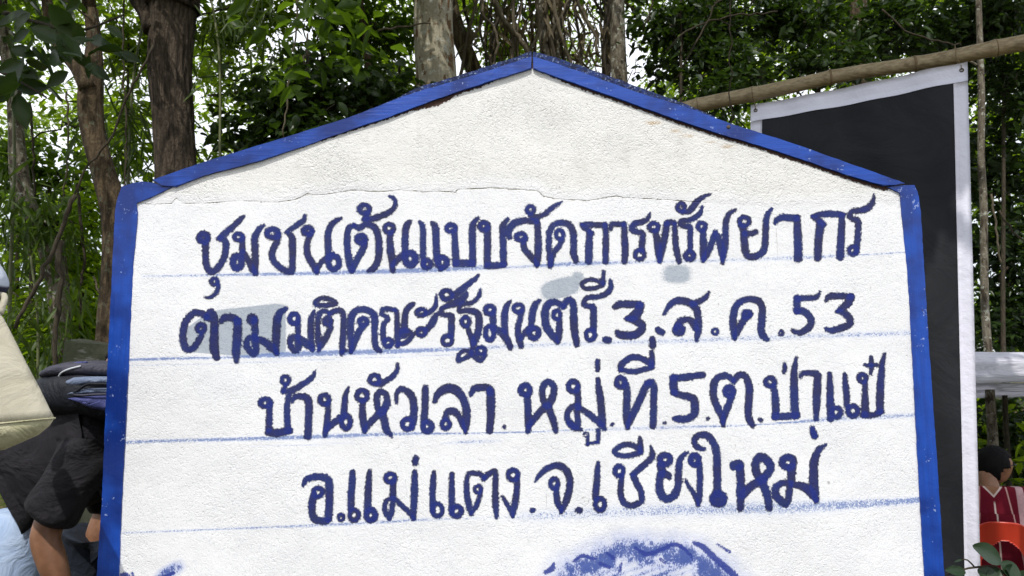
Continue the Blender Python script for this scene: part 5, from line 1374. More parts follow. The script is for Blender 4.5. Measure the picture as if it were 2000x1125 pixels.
# ------------------------------------------------------------------ awning
def awning():
    root = thing('awning', 'low white cloth awning stretched out behind the banner', 'awning')
    t = NT('white_awning_cloth'); o = t.obj()
    n = t.noise(t.map(o, (1, 1, 4)), 2.4, 4, .6, .6)
    bs = t.pbr(t.mix(n, (.80, .80, .88), (.86, .86, .92)), .7, t.bump(n, .6, .08), spec=.3)
    tr = t.n('ShaderNodeBsdfTranslucent'); tr.inputs['Color'].default_value = (.8, .8, .88, 1)
    ms = t.n('ShaderNodeMixShader'); ms.inputs[0].default_value = .4; t.t.links.new(bs, ms.inputs[1]); t.t.links.new(tr.outputs[0], ms.inputs[2]); m = t.done(ms.outputs[0])
    D = 5.6
    def strip(name, f0, f1, n=30, mm=None):
        A = [f0(k) for k in np.linspace(0, 1, n)]; B = [f1(k) for k in np.linspace(0, 1, n)]
        rows = 8
        V = []
        for r in range(rows):
            for a, b in zip(A, B):
                q = a.lerp(b, r / (rows - 1)); q = q + Vector((0, -.03 * math.sin(r / (rows - 1) * math.pi) + .012 * math.sin(r * 1.7 + q.x * 2), 0)); V.append(q[:])
        V = np.array(V); V2 = V + [0, .004, 0]
        i = np.arange(rows - 1)[:, None] * n; j = np.arange(n - 1)[None]
        Q = np.stack([i + j, i + j + 1, i + n + j + 1, i + n + j], -1).reshape(-1, 4)
        return mesh_from(name, np.vstack([V, V2]), [np.vstack([Q, Q[:, ::-1] + n * rows])], mm or m, root)
    strip('valance', lambda k: P(1700 + 760 * k, 676 + 3 + 12 * math.sin(k * 5.2) * .4 + 12 * k, D), lambda k: P(1700 + 760 * k, 745 + 6 * k + 2 * math.sin(k * 9), D))
    strip('roof_cloth', lambda k: P(1700 + 760 * k, 746 + 6 * k, D + .01), lambda k: P(1660 + 700 * k, 778 - 30 * k + 12 * math.sin(k * 3), D + 2.4))
    mp = NT('awning_pole'); mp = mp.done(mp.pbr((.25, .26, .28), .4, Metallic=.6))
    for x, d in ((1702, D + .03), (2330, D + .03), (1662, D + 2.4), (2330, D + 2.4)):
        a = P(x, 746, d); tube('pole', [(a.x, a.y, ground_z(a.x, a.y)), (a.x, a.y, a.z)], [.018, .018], mp, root, 12)
awning()

# ------------------------------------------------------------------ bodies
def skin_obj(name, verts, edges, radii, mat, parent=None, sub=2, root=0):
    me = bpy.data.meshes.new(name)
    me.from_pydata([tuple(v) for v in verts], edges, [])
    o = bpy.data.objects.new(name, me); COL.objects.link(o)
    me.materials.append(mat)
    me.skin_vertices.new() if hasattr(me.skin_vertices, 'new') and not me.skin_vertices else None
    o.modifiers.new('skin', 'SKIN')
    if not me.skin_vertices:
        bpy.context.view_layer.objects.active = o
        bpy.ops.object.skin_root_mark if False else None
    for i, r in enumerate(radii):
        sv = me.skin_vertices[0].data[i]
        sv.radius = (r, r) if not isinstance(r, tuple) else r
        sv.use_root = (i == root)
    s = o.modifiers.new('sub', 'SUBSURF'); s.levels = s.render_levels = sub
    dg = bpy.context.evaluated_depsgraph_get(); dg.update()
    me2 = bpy.data.meshes.new_from_object(o.evaluated_get(dg))
    o.modifiers.clear(); o.data = me2; me2.name = name
    if not me2.materials: me2.materials.append(mat)
    for p in me2.polygons: p.use_smooth = True
    if parent: o.parent = parent
    return o

def chain(name, items, mat, parent=None, sub=2, root=0):
    """items: {key: (point, radius)}, edges as 'a-b' strings"""
    pts, ed = items
    keys = list(pts)
    V = [pts[k][0] for k in keys]; Rr = [pts[k][1] for k in keys]
    E = [(keys.index(a), keys.index(b)) for a, b in (e.split('-') for e in ed.split())]
    return skin_obj(name, V, E, Rr, mat, parent, sub, keys.index(root) if root else 0)

def skin_mat(name, a, b):
    t = NT(name)
    n = t.noise(t.obj(), 22, 4, .6)
    return t.done(t.pbr(t.mix(t.ramp(n, .3, .7), a, b), .48, t.bump(t.noise(t.obj(), 300, 2), .15, .002), spec=.4, **{'Subsurface Weight': .12, 'Subsurface Radius': (.01, .004, .002)}))
SKIN = skin_mat('brown_skin', (.20, .095, .050), (.28, .14, .08))
HAIR_T = NT('black_hair'); _o = HAIR_T.obj()
HAIR = HAIR_T.done(HAIR_T.pbr(HAIR_T.mix(HAIR_T.noise(_o, 60, 3), (.003, .003, .004), (.008, .007, .007)), .7, HAIR_T.bump(HAIR_T.noise(HAIR_T.map(_o, (8, 8, 1)), 60, 3), .6, .006), spec=.12))
TEE = cloth_mat('black_tee_cloth', (.014, .013, .017), (.026, .024, .030), 5, .7, bump=1.0, dist=.09)
JEANS = cloth_mat('light_denim', (.30, .40, .58), (.40, .50, .66), 10, .85, bump=.6, dist=.03)
DENIM = cloth_mat('dark_denim', (.008, .012, .020), (.014, .018, .028), 10, .85, bump=.6, dist=.03)

def head(parent, c, r, yaw, pitch=0, skin=SKIN, hair=HAIR, glasses=False, joined=True):
    """c centre, r half height of the head, yaw: direction of the face (0 = +Y, clockwise towards +X)"""
    bm = bmesh.new()
    bmesh.ops.create_uvsphere(bm, u_segments=40, v_segments=28, radius=1)
    for v in bm.verts:
        x, y, z = v.co                                  # face looks along +y
        x *= .74; y *= .90
        if z < 0: x *= 1 + .22 * z; y *= 1 + .06 * z      # jaw
        if y > .3 and z < .1:
            y += .10 * math.exp(-((z + .78) / .14) ** 2) * math.exp(-(x / .22) ** 2)    # chin
        y += .26 * math.exp(-(x / .10) ** 2) * math.exp(-((z + .16) / .13) ** 2) * (y > 0)   # nose
        y += .07 * math.exp(-(x / .20) ** 2) * math.exp(-((z + .44) / .06) ** 2) * (y > 0)   # lips
        for sx in (-.28, .28):
            y -= .09 * math.exp(-((x - sx) / .13) ** 2) * math.exp(-((z - .03) / .09) ** 2) * (y > 0)  # eye sockets
        y += .05 * math.exp(-((z - .20) / .08) ** 2) * (y > .3)                         # brow
        v.co = (x, y, z)
    for sx in (-1, 1):                                   # ears
        ret = bmesh.ops.create_uvsphere(bm, u_segments=12, v_segments=8, radius=1)
        for v in ret['verts']:
            x, y, z = v.co
            v.co = (sx * (.70 + .06 * x * sx) , -.08 + .13 * y + .03 * z, -.06 + .22 * z)
    M = Matrix.Translation(c) @ Matrix.Rotation(-yaw, 4, 'Z') @ Matrix.Rotation(pitch, 4, 'X') @ Matrix.Scale(r, 4)
    bmesh.ops.transform(bm, matrix=M, verts=bm.verts)
    h = bm_obj('head', bm, skin, parent, True)
    bm = bmesh.new()
    bmesh.ops.create_uvsphere(bm, u_segments=48, v_segments=36, radius=1)
    dele = []
    for v in bm.verts:
        x, y, z = v.co
        hl = .42 * (1 if y > .35 else 0) + (-.10 if -.25 < y <= .35 else 0) + (-.80 if y <= -.25 else 0)
        if z < hl - .04: dele.append(v)
        nz = mnoise.noise(Vector((x * 9, y * 9, z * 3))) * .05
        v.co = Vector((x * .84, y * .98 - .05, z * 1.06 + .02)) * (1.02 + nz)
    bmesh.ops.delete(bm, geom=dele, context='VERTS')
    # give the hair thickness at its cut edge
    bmesh.ops.solidify(bm, geom=bm.faces[:], thickness=.07)
    bmesh.ops.transform(bm, matrix=M, verts=bm.verts)
    bm_obj('hair', bm, hair, parent, True)
    te = NT('eye_white') if 'eye_white' not in bpy.data.materials else None
    em = te.done(te.pbr((.6, .58, .55), .2)) if te else bpy.data.materials['eye_white']
    tb = NT('dark_brown_iris') if 'dark_brown_iris' not in bpy.data.materials else None
    im = tb.done(tb.pbr((.01, .006, .004), .15)) if tb else bpy.data.materials['dark_brown_iris']
    for sx in (-.28, .28):
        for rad, y0, mm, nm in ((.105, .755, em, 'eye'), (.055, .815, im, 'iris')):
            bm = bmesh.new(); bmesh.ops.create_uvsphere(bm, u_segments=12, v_segments=8, radius=rad)
            bmesh.ops.translate(bm, verts=bm.verts, vec=(sx, y0 - .02, .03)); bmesh.ops.transform(bm, matrix=M, verts=bm.verts)
            bm_obj(nm, bm, mm, h, True)
    if glasses:
        pts = [M @ Vector(q) for q in ((-.66, -.1, .06), (-.66, .62, .07), (-.45, .97, .07), (0, 1.04, .07), (.45, .97, .07), (.66, .62, .07), (.66, -.1, .06))]
        gm = NT('spectacle_frame'); gm = gm.done(gm.pbr((.01, .01, .012), .3))
        gl = tube('spectacles', pts, [.0022] * 7, gm, parent, 6)
        for sx in (-.28, .28):
            ring = [M @ Vector((sx + .22 * math.cos(a), 1.0 - .25 * abs(sx + .22 * math.cos(a)), .0 + .16 * math.sin(a))) for a in np.linspace(0, 2 * math.pi, 17)]
            tube('rim', ring, [.0018] * 17, gm, gl, 6, caps=False)
    return M

def hand(parent, wrist, dirv, palm_n, size=.18, skin=SKIN, curl=.5):
    d = Vector(dirv).normalized(); n = Vector(palm_n).normalized(); s = d.cross(n).normalized(); n = s.cross(d)
    w = Vector(wrist); L = size
    V = [w, w + d * L * .28, w + d * L * .46]; Rr = [(.024, .020), (.034, .017), (.036, .015)]; E = [(0, 1), (1, 2)]
    o = skin_obj('hand', V, E, Rr, skin, parent, 2)
    for k, (off, ln) in enumerate(((-.030, .42), (-.010, .48), (.010, .45), (.028, .36))):
        a = w + d * L * .42 + s * off; pts = [a]; dd = d.copy()
        for j in range(3):
            dd = (dd - n * curl * .55).normalized(); a = a + dd * L * ln * (.42, .33, .25)[j]; pts.append(a)
        skin_obj('finger', pts, [(0, 1), (1, 2), (2, 3)], [.0095, .0088, .0080, .0066], skin, o, 2)
    a = w + d * L * .16 - s * .030
    skin_obj('thumb', [a, a + (d * .6 - s * .8).normalized() * L * .2, a + (d * .9 - s * .3 - n * .3).normalized() * L * .38], [(0, 1), (1, 2)], [.013, .011, .0085], skin, o, 2)
    return o

def shoe(parent, ankle, toe_dir, mat):
    d = Vector(toe_dir).normalized(); a = Vector(ankle); z = ground_z(a.x, a.y)
    pts = [Vector((a.x, a.y, z + .075)), Vector((a.x, a.y, z + .05)) - d * .04, Vector((a.x, a.y, z + .045)) + d * .08, Vector((a.x, a.y, z + .035)) + d * .18]
    skin_obj('shoe', pts, [(0, 1), (0, 2), (2, 3)], [(.045, .045), (.042, .040), (.045, .038), (.04, .028)], mat, parent, 2)
t = NT('shoe_rubber'); M_shoe = t.done(t.pbr((.03, .03, .035), .6))

# --- the man bending down behind the left post
def bending_man():
    root = thing('person', 'person in black t-shirt and light blue jeans bending down behind the sign', 'person', group=None)
    D = 2.86
    def q(x, y, d=D): return np.array(P(x, y, d))
    hipx = q(28, 1042)
    gz = ground_z(hipx[0], hipx[1])
    B = dict(pelvis=(q(60, 1010), .05), belly=(q(80, 940), .08), chest=(q(140, 905), .12), neckb=(q(205, 905), .07), neck=(q(225, 935), .055), head_in=(q(240, 965), .06),
             shn=(q(158, 905, 2.70), .065), eln=(q(84, 1046, 2.62), .052), frn=(q(104, 1104, 2.62), .050), wrn=(q(134, 1195, 2.64), .029),
             shf=(q(180, 905, 3.04), .065), elf=(q(232, 1020, 3.10), .046), wrf=(q(250, 1120, 3.06), .028),
             hn=(q(45, 1065, 2.80), .05), kn=(np.array([hipx[0] + .06, D - .10, .50]), .062), an=(np.array([hipx[0] - .02, D - .11, .11]), .04),
             hf=(q(45, 1065, 2.92), .05), kf=(np.array([hipx[0] + .22, D + .12, .50]), .062), af=(np.array([hipx[0] + .16, D + .12, .11]), .04))
    chain('body', (B, 'pelvis-belly belly-chest chest-neckb neckb-neck neck-head_in chest-shn shn-eln eln-frn frn-wrn chest-shf shf-elf elf-wrf pelvis-hn hn-kn kn-an pelvis-hf hf-kf kf-af'), SKIN, root, 2, 'pelvis')
    hc = Vector(q(268, 1000)); head(root, hc, .118, R(90), R(-70))
    hand(root, q(134, 1195, 2.64), P(140, 1260, 2.66) - P(134, 1195, 2.64), (-1, 0, .2))
    hand(root, q(250, 1120, 3.06), P(250, 1200, 3.06) - P(250, 1120, 3.06), (-1, 0, .2))
    # t-shirt: loose torso with wide short sleeves
    S = dict(hem=(q(22, 962), (.145, .185)), w=(q(66, 925), (.150, .185)), c=(q(125, 888), (.150, .20)), sh=(q(195, 868), (.135, .18)), nk=(q(240, 880), (.08, .09)))
    shirt = chain('t_shirt', (S, 'hem-w w-c c-sh sh-nk'), TEE, root, 3, 'c')
    sl = chain('sleeve', (dict(a=(q(180, 890, 2.70), .095), b=(q(145, 935, 2.64), .100), c=(q(104, 995, 2.61), .098), d=(q(90, 1018, 2.61), .098)), 'a-b b-c c-d'), TEE, shirt, 3, 'b')
    chain('sleeve', (dict(a=(q(190, 880, 3.02), .105), b=(q(205, 935, 3.08), .105), c=(q(222, 990, 3.10), .09)), 'a-b b-c'), TEE, shirt, 3, 'b')
    for v in list(shirt.data.vertices) + list(sl.data.vertices):                                 # folds of the cloth
        s = mnoise.noise(v.co * 7) * .016 + mnoise.noise(Vector((v.co.x * 5 - v.co.z * 9, v.co.y * 6, v.co.z * 3))) * .022
        v.co += v.normal * s
    J = dict(w0=(q(20, 985), (.155, .17)), w=(q(22, 1020), (.140, .165)), hn=(q(26, 1075, 2.765), .110), kn=(np.array([hipx[0] + .06, D - .10, .50]), .085), an=(np.array([hipx[0] - .02, D - .11, .13]), .072),
             hf=(q(26, 1075, 2.965), .110), kf=(np.array([hipx[0] + .22, D + .12, .50]), .085), af=(np.array([hipx[0] + .16, D + .12, .13]), .072))
    chain('jeans', (J, 'w0-w w-hn hn-kn kn-an w-hf hf-kf kf-af'), JEANS, root, 2, 'w')
    shoe(root, (hipx[0] - .02, D - .11, 0), (1, 0, 0), M_shoe); shoe(root, (hipx[0] + .16, D + .12, 0), (1, 0, 0), M_shoe)
bending_man()

def person_behind():
    root = thing('person', 'person in dark clothes mostly hidden behind the sign and the bending person', 'person')
    D = 3.5
    X = P(238, 900, D).x
    def v(dx, z, dy=0): return np.array([X + dx, D + dy, z])
    B = dict(p=(v(0, .95), .08), c=(v(0, 1.25), .10), n=(v(0, 1.45), .055), h=(v(0, 1.52), .06), hl=(v(-.09, .86), .065), kl=(v(-.10, .48, -.04), .06), al=(v(-.10, .10), .04), hr=(v(.09, .86), .09), kr=(v(.10, .48, -.04), .06), ar=(v(.10, .10), .04),
             sl=(v(-.17, 1.36), .055), el=(v(-.02, 1.10, -.10), .040), wl=(v(.16, .98, -.22), .028), sr=(v(.17, 1.36), .055), er=(v(.22, 1.10, -.05), .043), wr=(v(.2, .98, -.22), .028))
    chain('body', (B, 'p-c c-n n-h p-hl hl-kl kl-al p-hr hr-kr kr-ar c-sl sl-el el-wl c-sr sr-er er-wr'), SKIN, root, 2, 'p')
    head(root, Vector(v(0, 1.60)), .115, R(180))
    chain('shirt', (dict(a=(v(0, .93), (.16, .12)), b=(v(0, 1.15), (.16, .125)), c=(v(0, 1.33), (.165, .12)), l=(v(-.17, 1.34), .075), l2=(v(-.03, 1.06, -.09), .072), r=(v(.18, 1.34), .075), r2=(v(.21, 1.14, -.04), .072)), 'a-b b-c c-l l-l2 c-r r-r2'), TEE, root, 2, 'b')
    chain('jeans', (dict(w=(v(-.03, .97), (.19, .13)), hl=(v(-.13, .84), .13), kl=(v(-.13, .48, -.04), .09), al=(v(-.12, .14), .075), hr=(v(.09, .84), .12), kr=(v(.10, .48, -.04), .088), ar=(v(.10, .14), .075)), 'w-hl hl-kl kl-al w-hr hr-kr kr-ar'), DENIM, root, 2, 'w')
    hand(root, v(.16, .98, -.22), (1, -.2, 0), (0, 0, 1)); hand(root, v(.2, .98, -.22), (.6, -.4, -.3), (0, 0, 1))
    shoe(root, v(-.10, 0), (0, -1, 0), M_shoe); shoe(root, v(.10, 0), (0, -1, 0), M_shoe)
person_behind()

# --- backpack lying on the bending man's back
def loft(name, secs, mat, parent, n=28, pw=2.6):
    """secs: (centre, half width vector, half height vector)"""
    V = []
    for c, a, b in secs:
        for th in np.linspace(0, 2 * math.pi, n, endpoint=False):
            cx, sx = math.cos(th), math.sin(th)
            V.append(np.array(c) + np.array(a) * math.copysign(abs(cx) ** (2 / pw), cx) + np.array(b) * math.copysign(abs(sx) ** (2 / pw), sx))
    m = len(secs); i = np.arange(m - 1)[:, None] * n; j = np.arange(n)[None]; k = (j + 1) % n
    Q = np.stack([i + j, i + k, i + n + k, i + n + j], -1).reshape(-1, 4)
    V += [np.array(secs[0][0]), np.array(secs[-1][0])]; c0, c1 = m * n, m * n + 1
    jj = np.arange(n); kk = (jj + 1) % n
    T = np.vstack([np.stack([np.full(n, c0), kk, jj], 1), np.stack([np.full(n, c1), (m - 1) * n + jj, (m - 1) * n + kk], 1)])
    return mesh_from(name, np.array(V), [Q, T], mat, parent)
def backpack():
    root = thing('backpack', 'dark navy and grey backpack strapped on the back of the bending person', 'backpack')
    bk = cloth_mat('black_nylon', (.008, .010, .015), (.014, .016, .024), 9, .5, bump=.7, dist=.03)
    nv = cloth_mat('navy_nylon', (.05, .06, .19), (.09, .10, .27), 16, .45, bump=.9, dist=.03)
    bl = cloth_mat('slate_blue_nylon', (.13, .17, .27), (.19, .23, .33), 14, .45, bump=.8, dist=.03)
    gy = cloth_mat('grey_nylon', (.045, .045, .065), (.07, .07, .095), 10, .6, bump=.7, dist=.03)
    wt = NT('reflective_piping'); wt = wt.done(wt.pbr((.55, .58, .62), .35))
    D = 2.84
    def sec(x, yt, yb, dw, d=D):
        a = P(x, yt, d); b = P(x, yb, d); c = (a + b) / 2
        return (c[:], (0, dw, 0), ((a.x - b.x) / 2, 0, (a.z - b.z) / 2))
    loft('main_body', [sec(94, 756, 784, .06), sec(98, 744, 798, .12), sec(110, 732, 808, .15), sec(130, 724, 812, .165), sec(160, 718, 815, .17), sec(200, 716, 818, .17), sec(250, 722, 830, .165), sec(285, 745, 835, .13), sec(300, 775, 830, .06)], bk, root)
    loft('top_pocket', [sec(110, 732, 738, .08), sec(118, 721, 741, .13), sec(135, 712, 740, .15), sec(160, 706, 738, .155), (sec(200, 704, 737, .155)), sec(250, 708, 740, .15), sec(280, 722, 744, .10)], gy, root)
    loft('side_panel', [sec(138, 742, 752, .03, 2.70), sec(150, 736, 758, .035, 2.71), sec(175, 735, 752, .04, 2.705), sec(210, 735, 750, .04, 2.705), sec(250, 738, 752, .035, 2.69)], bl, root)
    loft('side_panel', [sec(140, 768, 771, .03, 2.70), sec(152, 763, 771, .035, 2.70), sec(180, 758, 770, .04, 2.70), sec(210, 757, 769, .04, 2.70), sec(250, 760, 770, .035, 2.69)], bl, root)
    loft('side_pocket', [sec(142, 776, 780, .03, 2.70), sec(160, 773, 786, .04, 2.705), sec(185, 771, 798, .045, 2.70), sec(215, 769, 804, .045, 2.70), sec(250, 775, 806, .03, 2.69)], nv, root)
    for nm, pts, r, m in (('piping', [(114, 737, 2.70), (120, 728, 2.69), (135, 721, 2.685), (158, 715, 2.685)], .0035, wt), ('piping', [(128, 716, 2.72), (150, 709, 2.715), (170, 708, 2.71)], .004, nv),
                          ('zip', [(132, 770, 2.68), (150, 764, 2.665), (168, 752, 2.655), (190, 750, 2.65), (250, 752, 2.66)], .005, bk), ('zip', [(134, 770, 2.68), (160, 772, 2.66), (195, 770, 2.65), (250, 770, 2.66)], .004, gy)):
        q = [P(*p) for p in pts]; q = catmull(np.array([(a.x, a.z, a.y) for a in q]), .01)[:, [0, 2, 1]]
        tube(nm, q, [r] * len(q), m, root, 8)
    for d in (2.72, 2.98):                                # shoulder straps
        q = catmull(np.array([(P(285, 800, d).x, P(285, 800, d).z, d), (P(300, 850, d).x, P(300, 850, d).z, d), (P(275, 895, d).x, P(275, 895, d).z, d - .02), (P(240, 905, d).x, P(240, 905, d).z, d)]), .02)[:, [0, 2, 1]]
        tube('shoulder_strap', q, [.016] * len(q), bk, root, 8)
backpack()

# --- person at the left margin with a raised arm and a tote bag hanging from it
def margin_person():
    root = thing('person', 'person in blue, white and navy short-sleeved top cut off by the left margin', 'person')
    D = 1.95
    def q(x, y, d=D): return np.array(P(x, y, d))
    X = q(-250, 500)[0]
    def v(dx, z, dy=0): return np.array([X + dx, D + dy, z])
    B = dict(p=(v(0, .95), .13), c=(v(0, 1.30), .14), n=(v(0, 1.50), .055), h=(v(0, 1.58), .06), hl=(v(-.09, .86), .09), kl=(v(-.10, .48, -.03), .06), al=(v(-.10, .10), .04), hr=(v(.09, .86), .09), kr=(v(.10, .48, -.03), .06), ar=(v(.10, .10), .04),
             sl=(v(-.18, 1.42), .055), el=(v(-.26, 1.14, .05), .043), wl=(v(-.2, 1.3, .26), .028), sr=(q(-75, 508), .058), er=(q(-28, 668), .044), wr=(q(-60, 560, 2.22), .030))
    chain('body', (B, 'p-c c-n n-h p-hl hl-kl kl-al p-hr hr-kr kr-ar c-sl sl-el el-wl c-sr sr-er er-wr'), SKIN, root, 2, 'p')
    head(root, Vector(v(0, 1.67, .02)), .118, R(0))
    t = NT('blue_white_navy_cloth'); o = t.obj()
    sep = t.n('ShaderNodeSeparateXYZ'); t.put(sep.inputs[0], o)
    zz = t.math('ADD', sep.outputs[2], t.math('MULTIPLY', sep.outputs[0], .55))
    zc = P(8, 560, D); k = zc.z + .55 * zc.x
    c = t.mix(t.ramp(zz, k + .055, k + .070), (.50, .56, .66), (.075, .16, .34))
    c = t.mix(t.ramp(zz, k - .006, k + .004), (.012, .014, .035), c)
    m = t.done(t.pbr(c, .75, t.bump(t.noise(o, 9, 4), .5, .03)))
    chain('shirt', (dict(a=(v(0, .93), (.17, .13)), b=(v(0, 1.15), (.17, .135)), c=(v(0, 1.40), (.17, .12)), l=(v(-.19, 1.40), .078), l2=(v(-.25, 1.20, .03), .075), r=(q(-78, 495), .085), r1=(q(-48, 545), .078), r2=(q(-18, 592), .068)), 'a-b b-c c-l l-l2 c-r r-r1 r1-r2'), m, root, 2, 'b')
    chain('trousers', (dict(w=(v(0, .97), (.17, .13)), hl=(v(-.10, .84), .12), kl=(v(-.11, .48, -.03), .085), al=(v(-.11, .14), .072), hr=(v(.10, .84), .12), kr=(v(.11, .48, -.03), .085), ar=(v(.11, .14), .072)), 'w-hl hl-kl kl-al w-hr hr-kr kr-ar'), DENIM, root, 2, 'w')
    hand(root, B['wr'][0], (-.2, .5, .9), (-1, 0, 0)); hand(root, B['wl'][0], (.3, .6, .7), (1, 0, 0))
    shoe(root, v(-.10, 0), (0, 1, 0), M_shoe); shoe(root, v(.10, 0), (0, 1, 0), M_shoe)
margin_person()

def tote():
    root = thing('tote_bag', 'cream canvas tote bag with a sewn band along its base hanging before the bending person', 'bag')
    t = NT('cream_canvas'); o = t.obj()
    n = t.noise(o, 7, 4, .55, .8)
    m = t.done(t.pbr(t.mix(t.ramp(n, .3, .7), (.40, .375, .29), (.48, .455, .365)), .9, t.bump(t.math('ADD', n, t.math('MULTIPLY', t.noise(o, 500, 1), .04)), .6, .03), spec=.15))
    m2 = NT('cream_canvas_base'); o2 = m2.obj(); n2 = m2.noise(o2, 9, 4, .6, 1)
    m2 = m2.done(m2.pbr(m2.mix(m2.ramp(n2, .35, .65), (.33, .32, .20), (.42, .40, .27)), .9, m2.bump(n2, .8, .03), spec=.15))
    D = 1.92
    def row(y, xr, xl, yd, half):
        """a horizontal ring: right edge at xr, left edge at xl (px), bulging by HALF in depth"""
        a = P(xr, y, D); b = P(xl, y + yd, D); c = (a + b) / 2
        return (c[:], ((a.x - b.x) / 2, 0, (a.z - b.z) / 2), (0, half, 0))
    rows = [row(604, -6, -40, 0, .012), row(625, 8, -60, 0, .016), row(665, 28, -90, 4, .026), row(710, 50, -120, 8, .036), row(760, 76, -150, 14, .045), row(800, 95, -172, 20, .05), row(816, 103, -180, 26, .052)]
    loft('canvas', rows, m, root, 40, 2.2)
    rows = [row(817, 103.5, -181, 27, .053), row(832, 94, -176, 34, .052), row(850, 72, -165, 42, .047), row(864, 40, -140, 40, .036), row(878, 10, -100, 22, .012)]
    loft('base_band', rows, m2, root, 40, 2.2)
    c, a, b = rows[0]
    ring = [np.array(c) + np.array(a) * 1.004 * math.copysign(abs(math.cos(x)) ** .91, math.cos(x)) + np.array(b) * 1.03 * math.copysign(abs(math.sin(x)) ** .91, math.sin(x)) for x in np.linspace(0, 2 * math.pi, 41)]
    tube('seam', ring, [.0022] * 41, m2, root, 6, caps=False)
    for off in (-.03, .03):
        p0 = P(-6, 612, D); e = P(-24, 640, D)
        q = catmull(np.array([(p0.x, p0.z, D + off * .4), (p0.x - .005, p0.z + .05, D + off), (e.x - .03, e.z + .075, D + off), (e.x - .075, e.z + .03, D + off), (P(-60, 640, D).x, P(-60, 640, D).z, D + off * .4)]), .01)[:, [0, 2, 1]]
        tube('strap', q, [.008] * len(q), m, root, 8)
tote()

# --- seated person on the red plastic chair, right
def red_chair(C0, yaw):
    root = thing('chair', 'red plastic chair with a slotted curved back under the person in the striped red top', 'chair')
    t = NT('red_plastic'); m = t.done(t.pbr(t.mix(t.noise(t.obj(), 4, 3), (.50, .035, .02), (.60, .055, .025)), .32, t.bump(t.noise(t.obj(), 60, 2), .05, .002), spec=.5))
    M = Matrix.Translation(C0) @ Matrix.Rotation(-yaw, 4, 'Z')      # the sitter faces +y
    def W(x, y, z): return M @ Vector((x, y, z))
    # seat
    bm = bmesh.new(); vs = box_bm(bm, (-.215, -.20, .395), (.215, .21, .42))
    bmesh.ops.transform(bm, matrix=M, verts=bm.verts); bm_obj('seat', bm, m, root, False, .008)
    # back: curved shell with a slot
    nu, nv = 81, 49
    V, Q = [], []
    def bp(u, v, th=0):
        hw = .200 * (1 - .06 * v); top = .40 * (1 - .42 * abs(u) ** 3.2)
        y = -.205 - .10 * v - .0 + .085 * u * u - th
        return W(u * hw, y, .42 + v * top)
    us = np.linspace(-1, 1, nu); vs2 = np.linspace(0, 1, nv)
    for th in (0, .012):
        for v in vs2:
            for u in us: V.append(bp(u, v, th)[:])
    N = nu * nv
    hole = lambda i, j: (abs(us[j] + .03) < .50 and .10 < vs2[i] < .74 - .22 * (us[j] * 2) ** 2)
    cells = {(i, j) for i in range(nv - 1) for j in range(nu - 1) if not hole(i, j)}
    for i, j in cells:
        a = i * nu + j
        Q.append((a, a + 1, a + nu + 1, a + nu)); Q.append((a + N, a + nu + N, a + nu + 1 + N, a + 1 + N))
        for (di, dj, e0, e1) in ((-1, 0, a, a + 1), (1, 0, a + nu, a + nu + 1), (0, -1, a, a + nu), (0, 1, a + 1, a + nu + 1)):
            if (i + di, j + dj) not in cells: Q.append((e0, e1, e1 + N, e0 + N))
    bo = mesh_from('backrest', np.array(V), [np.array(Q)], m, root)
    for sx in (-1, 1):
        tube('armrest', [W(sx * .215, -.24, .62), W(sx * .245, -.1, .635), W(sx * .25, .08, .62), W(sx * .235, .17, .56), W(sx * .22, .19, .42)], [.014, .02, .02, .017, .014], m, root, 10)
        for sy in (-1, 1):
            p = W(sx * .24, sy * .22, 0); gz = ground_z(p.x, p.y)
            tube('leg', [W(sx * .195, sy * .185, .40), W(sx * .215, sy * .20, .2 + gz / 2), (p.x, p.y, gz)], [.020, .019, .017], m, root, 10)

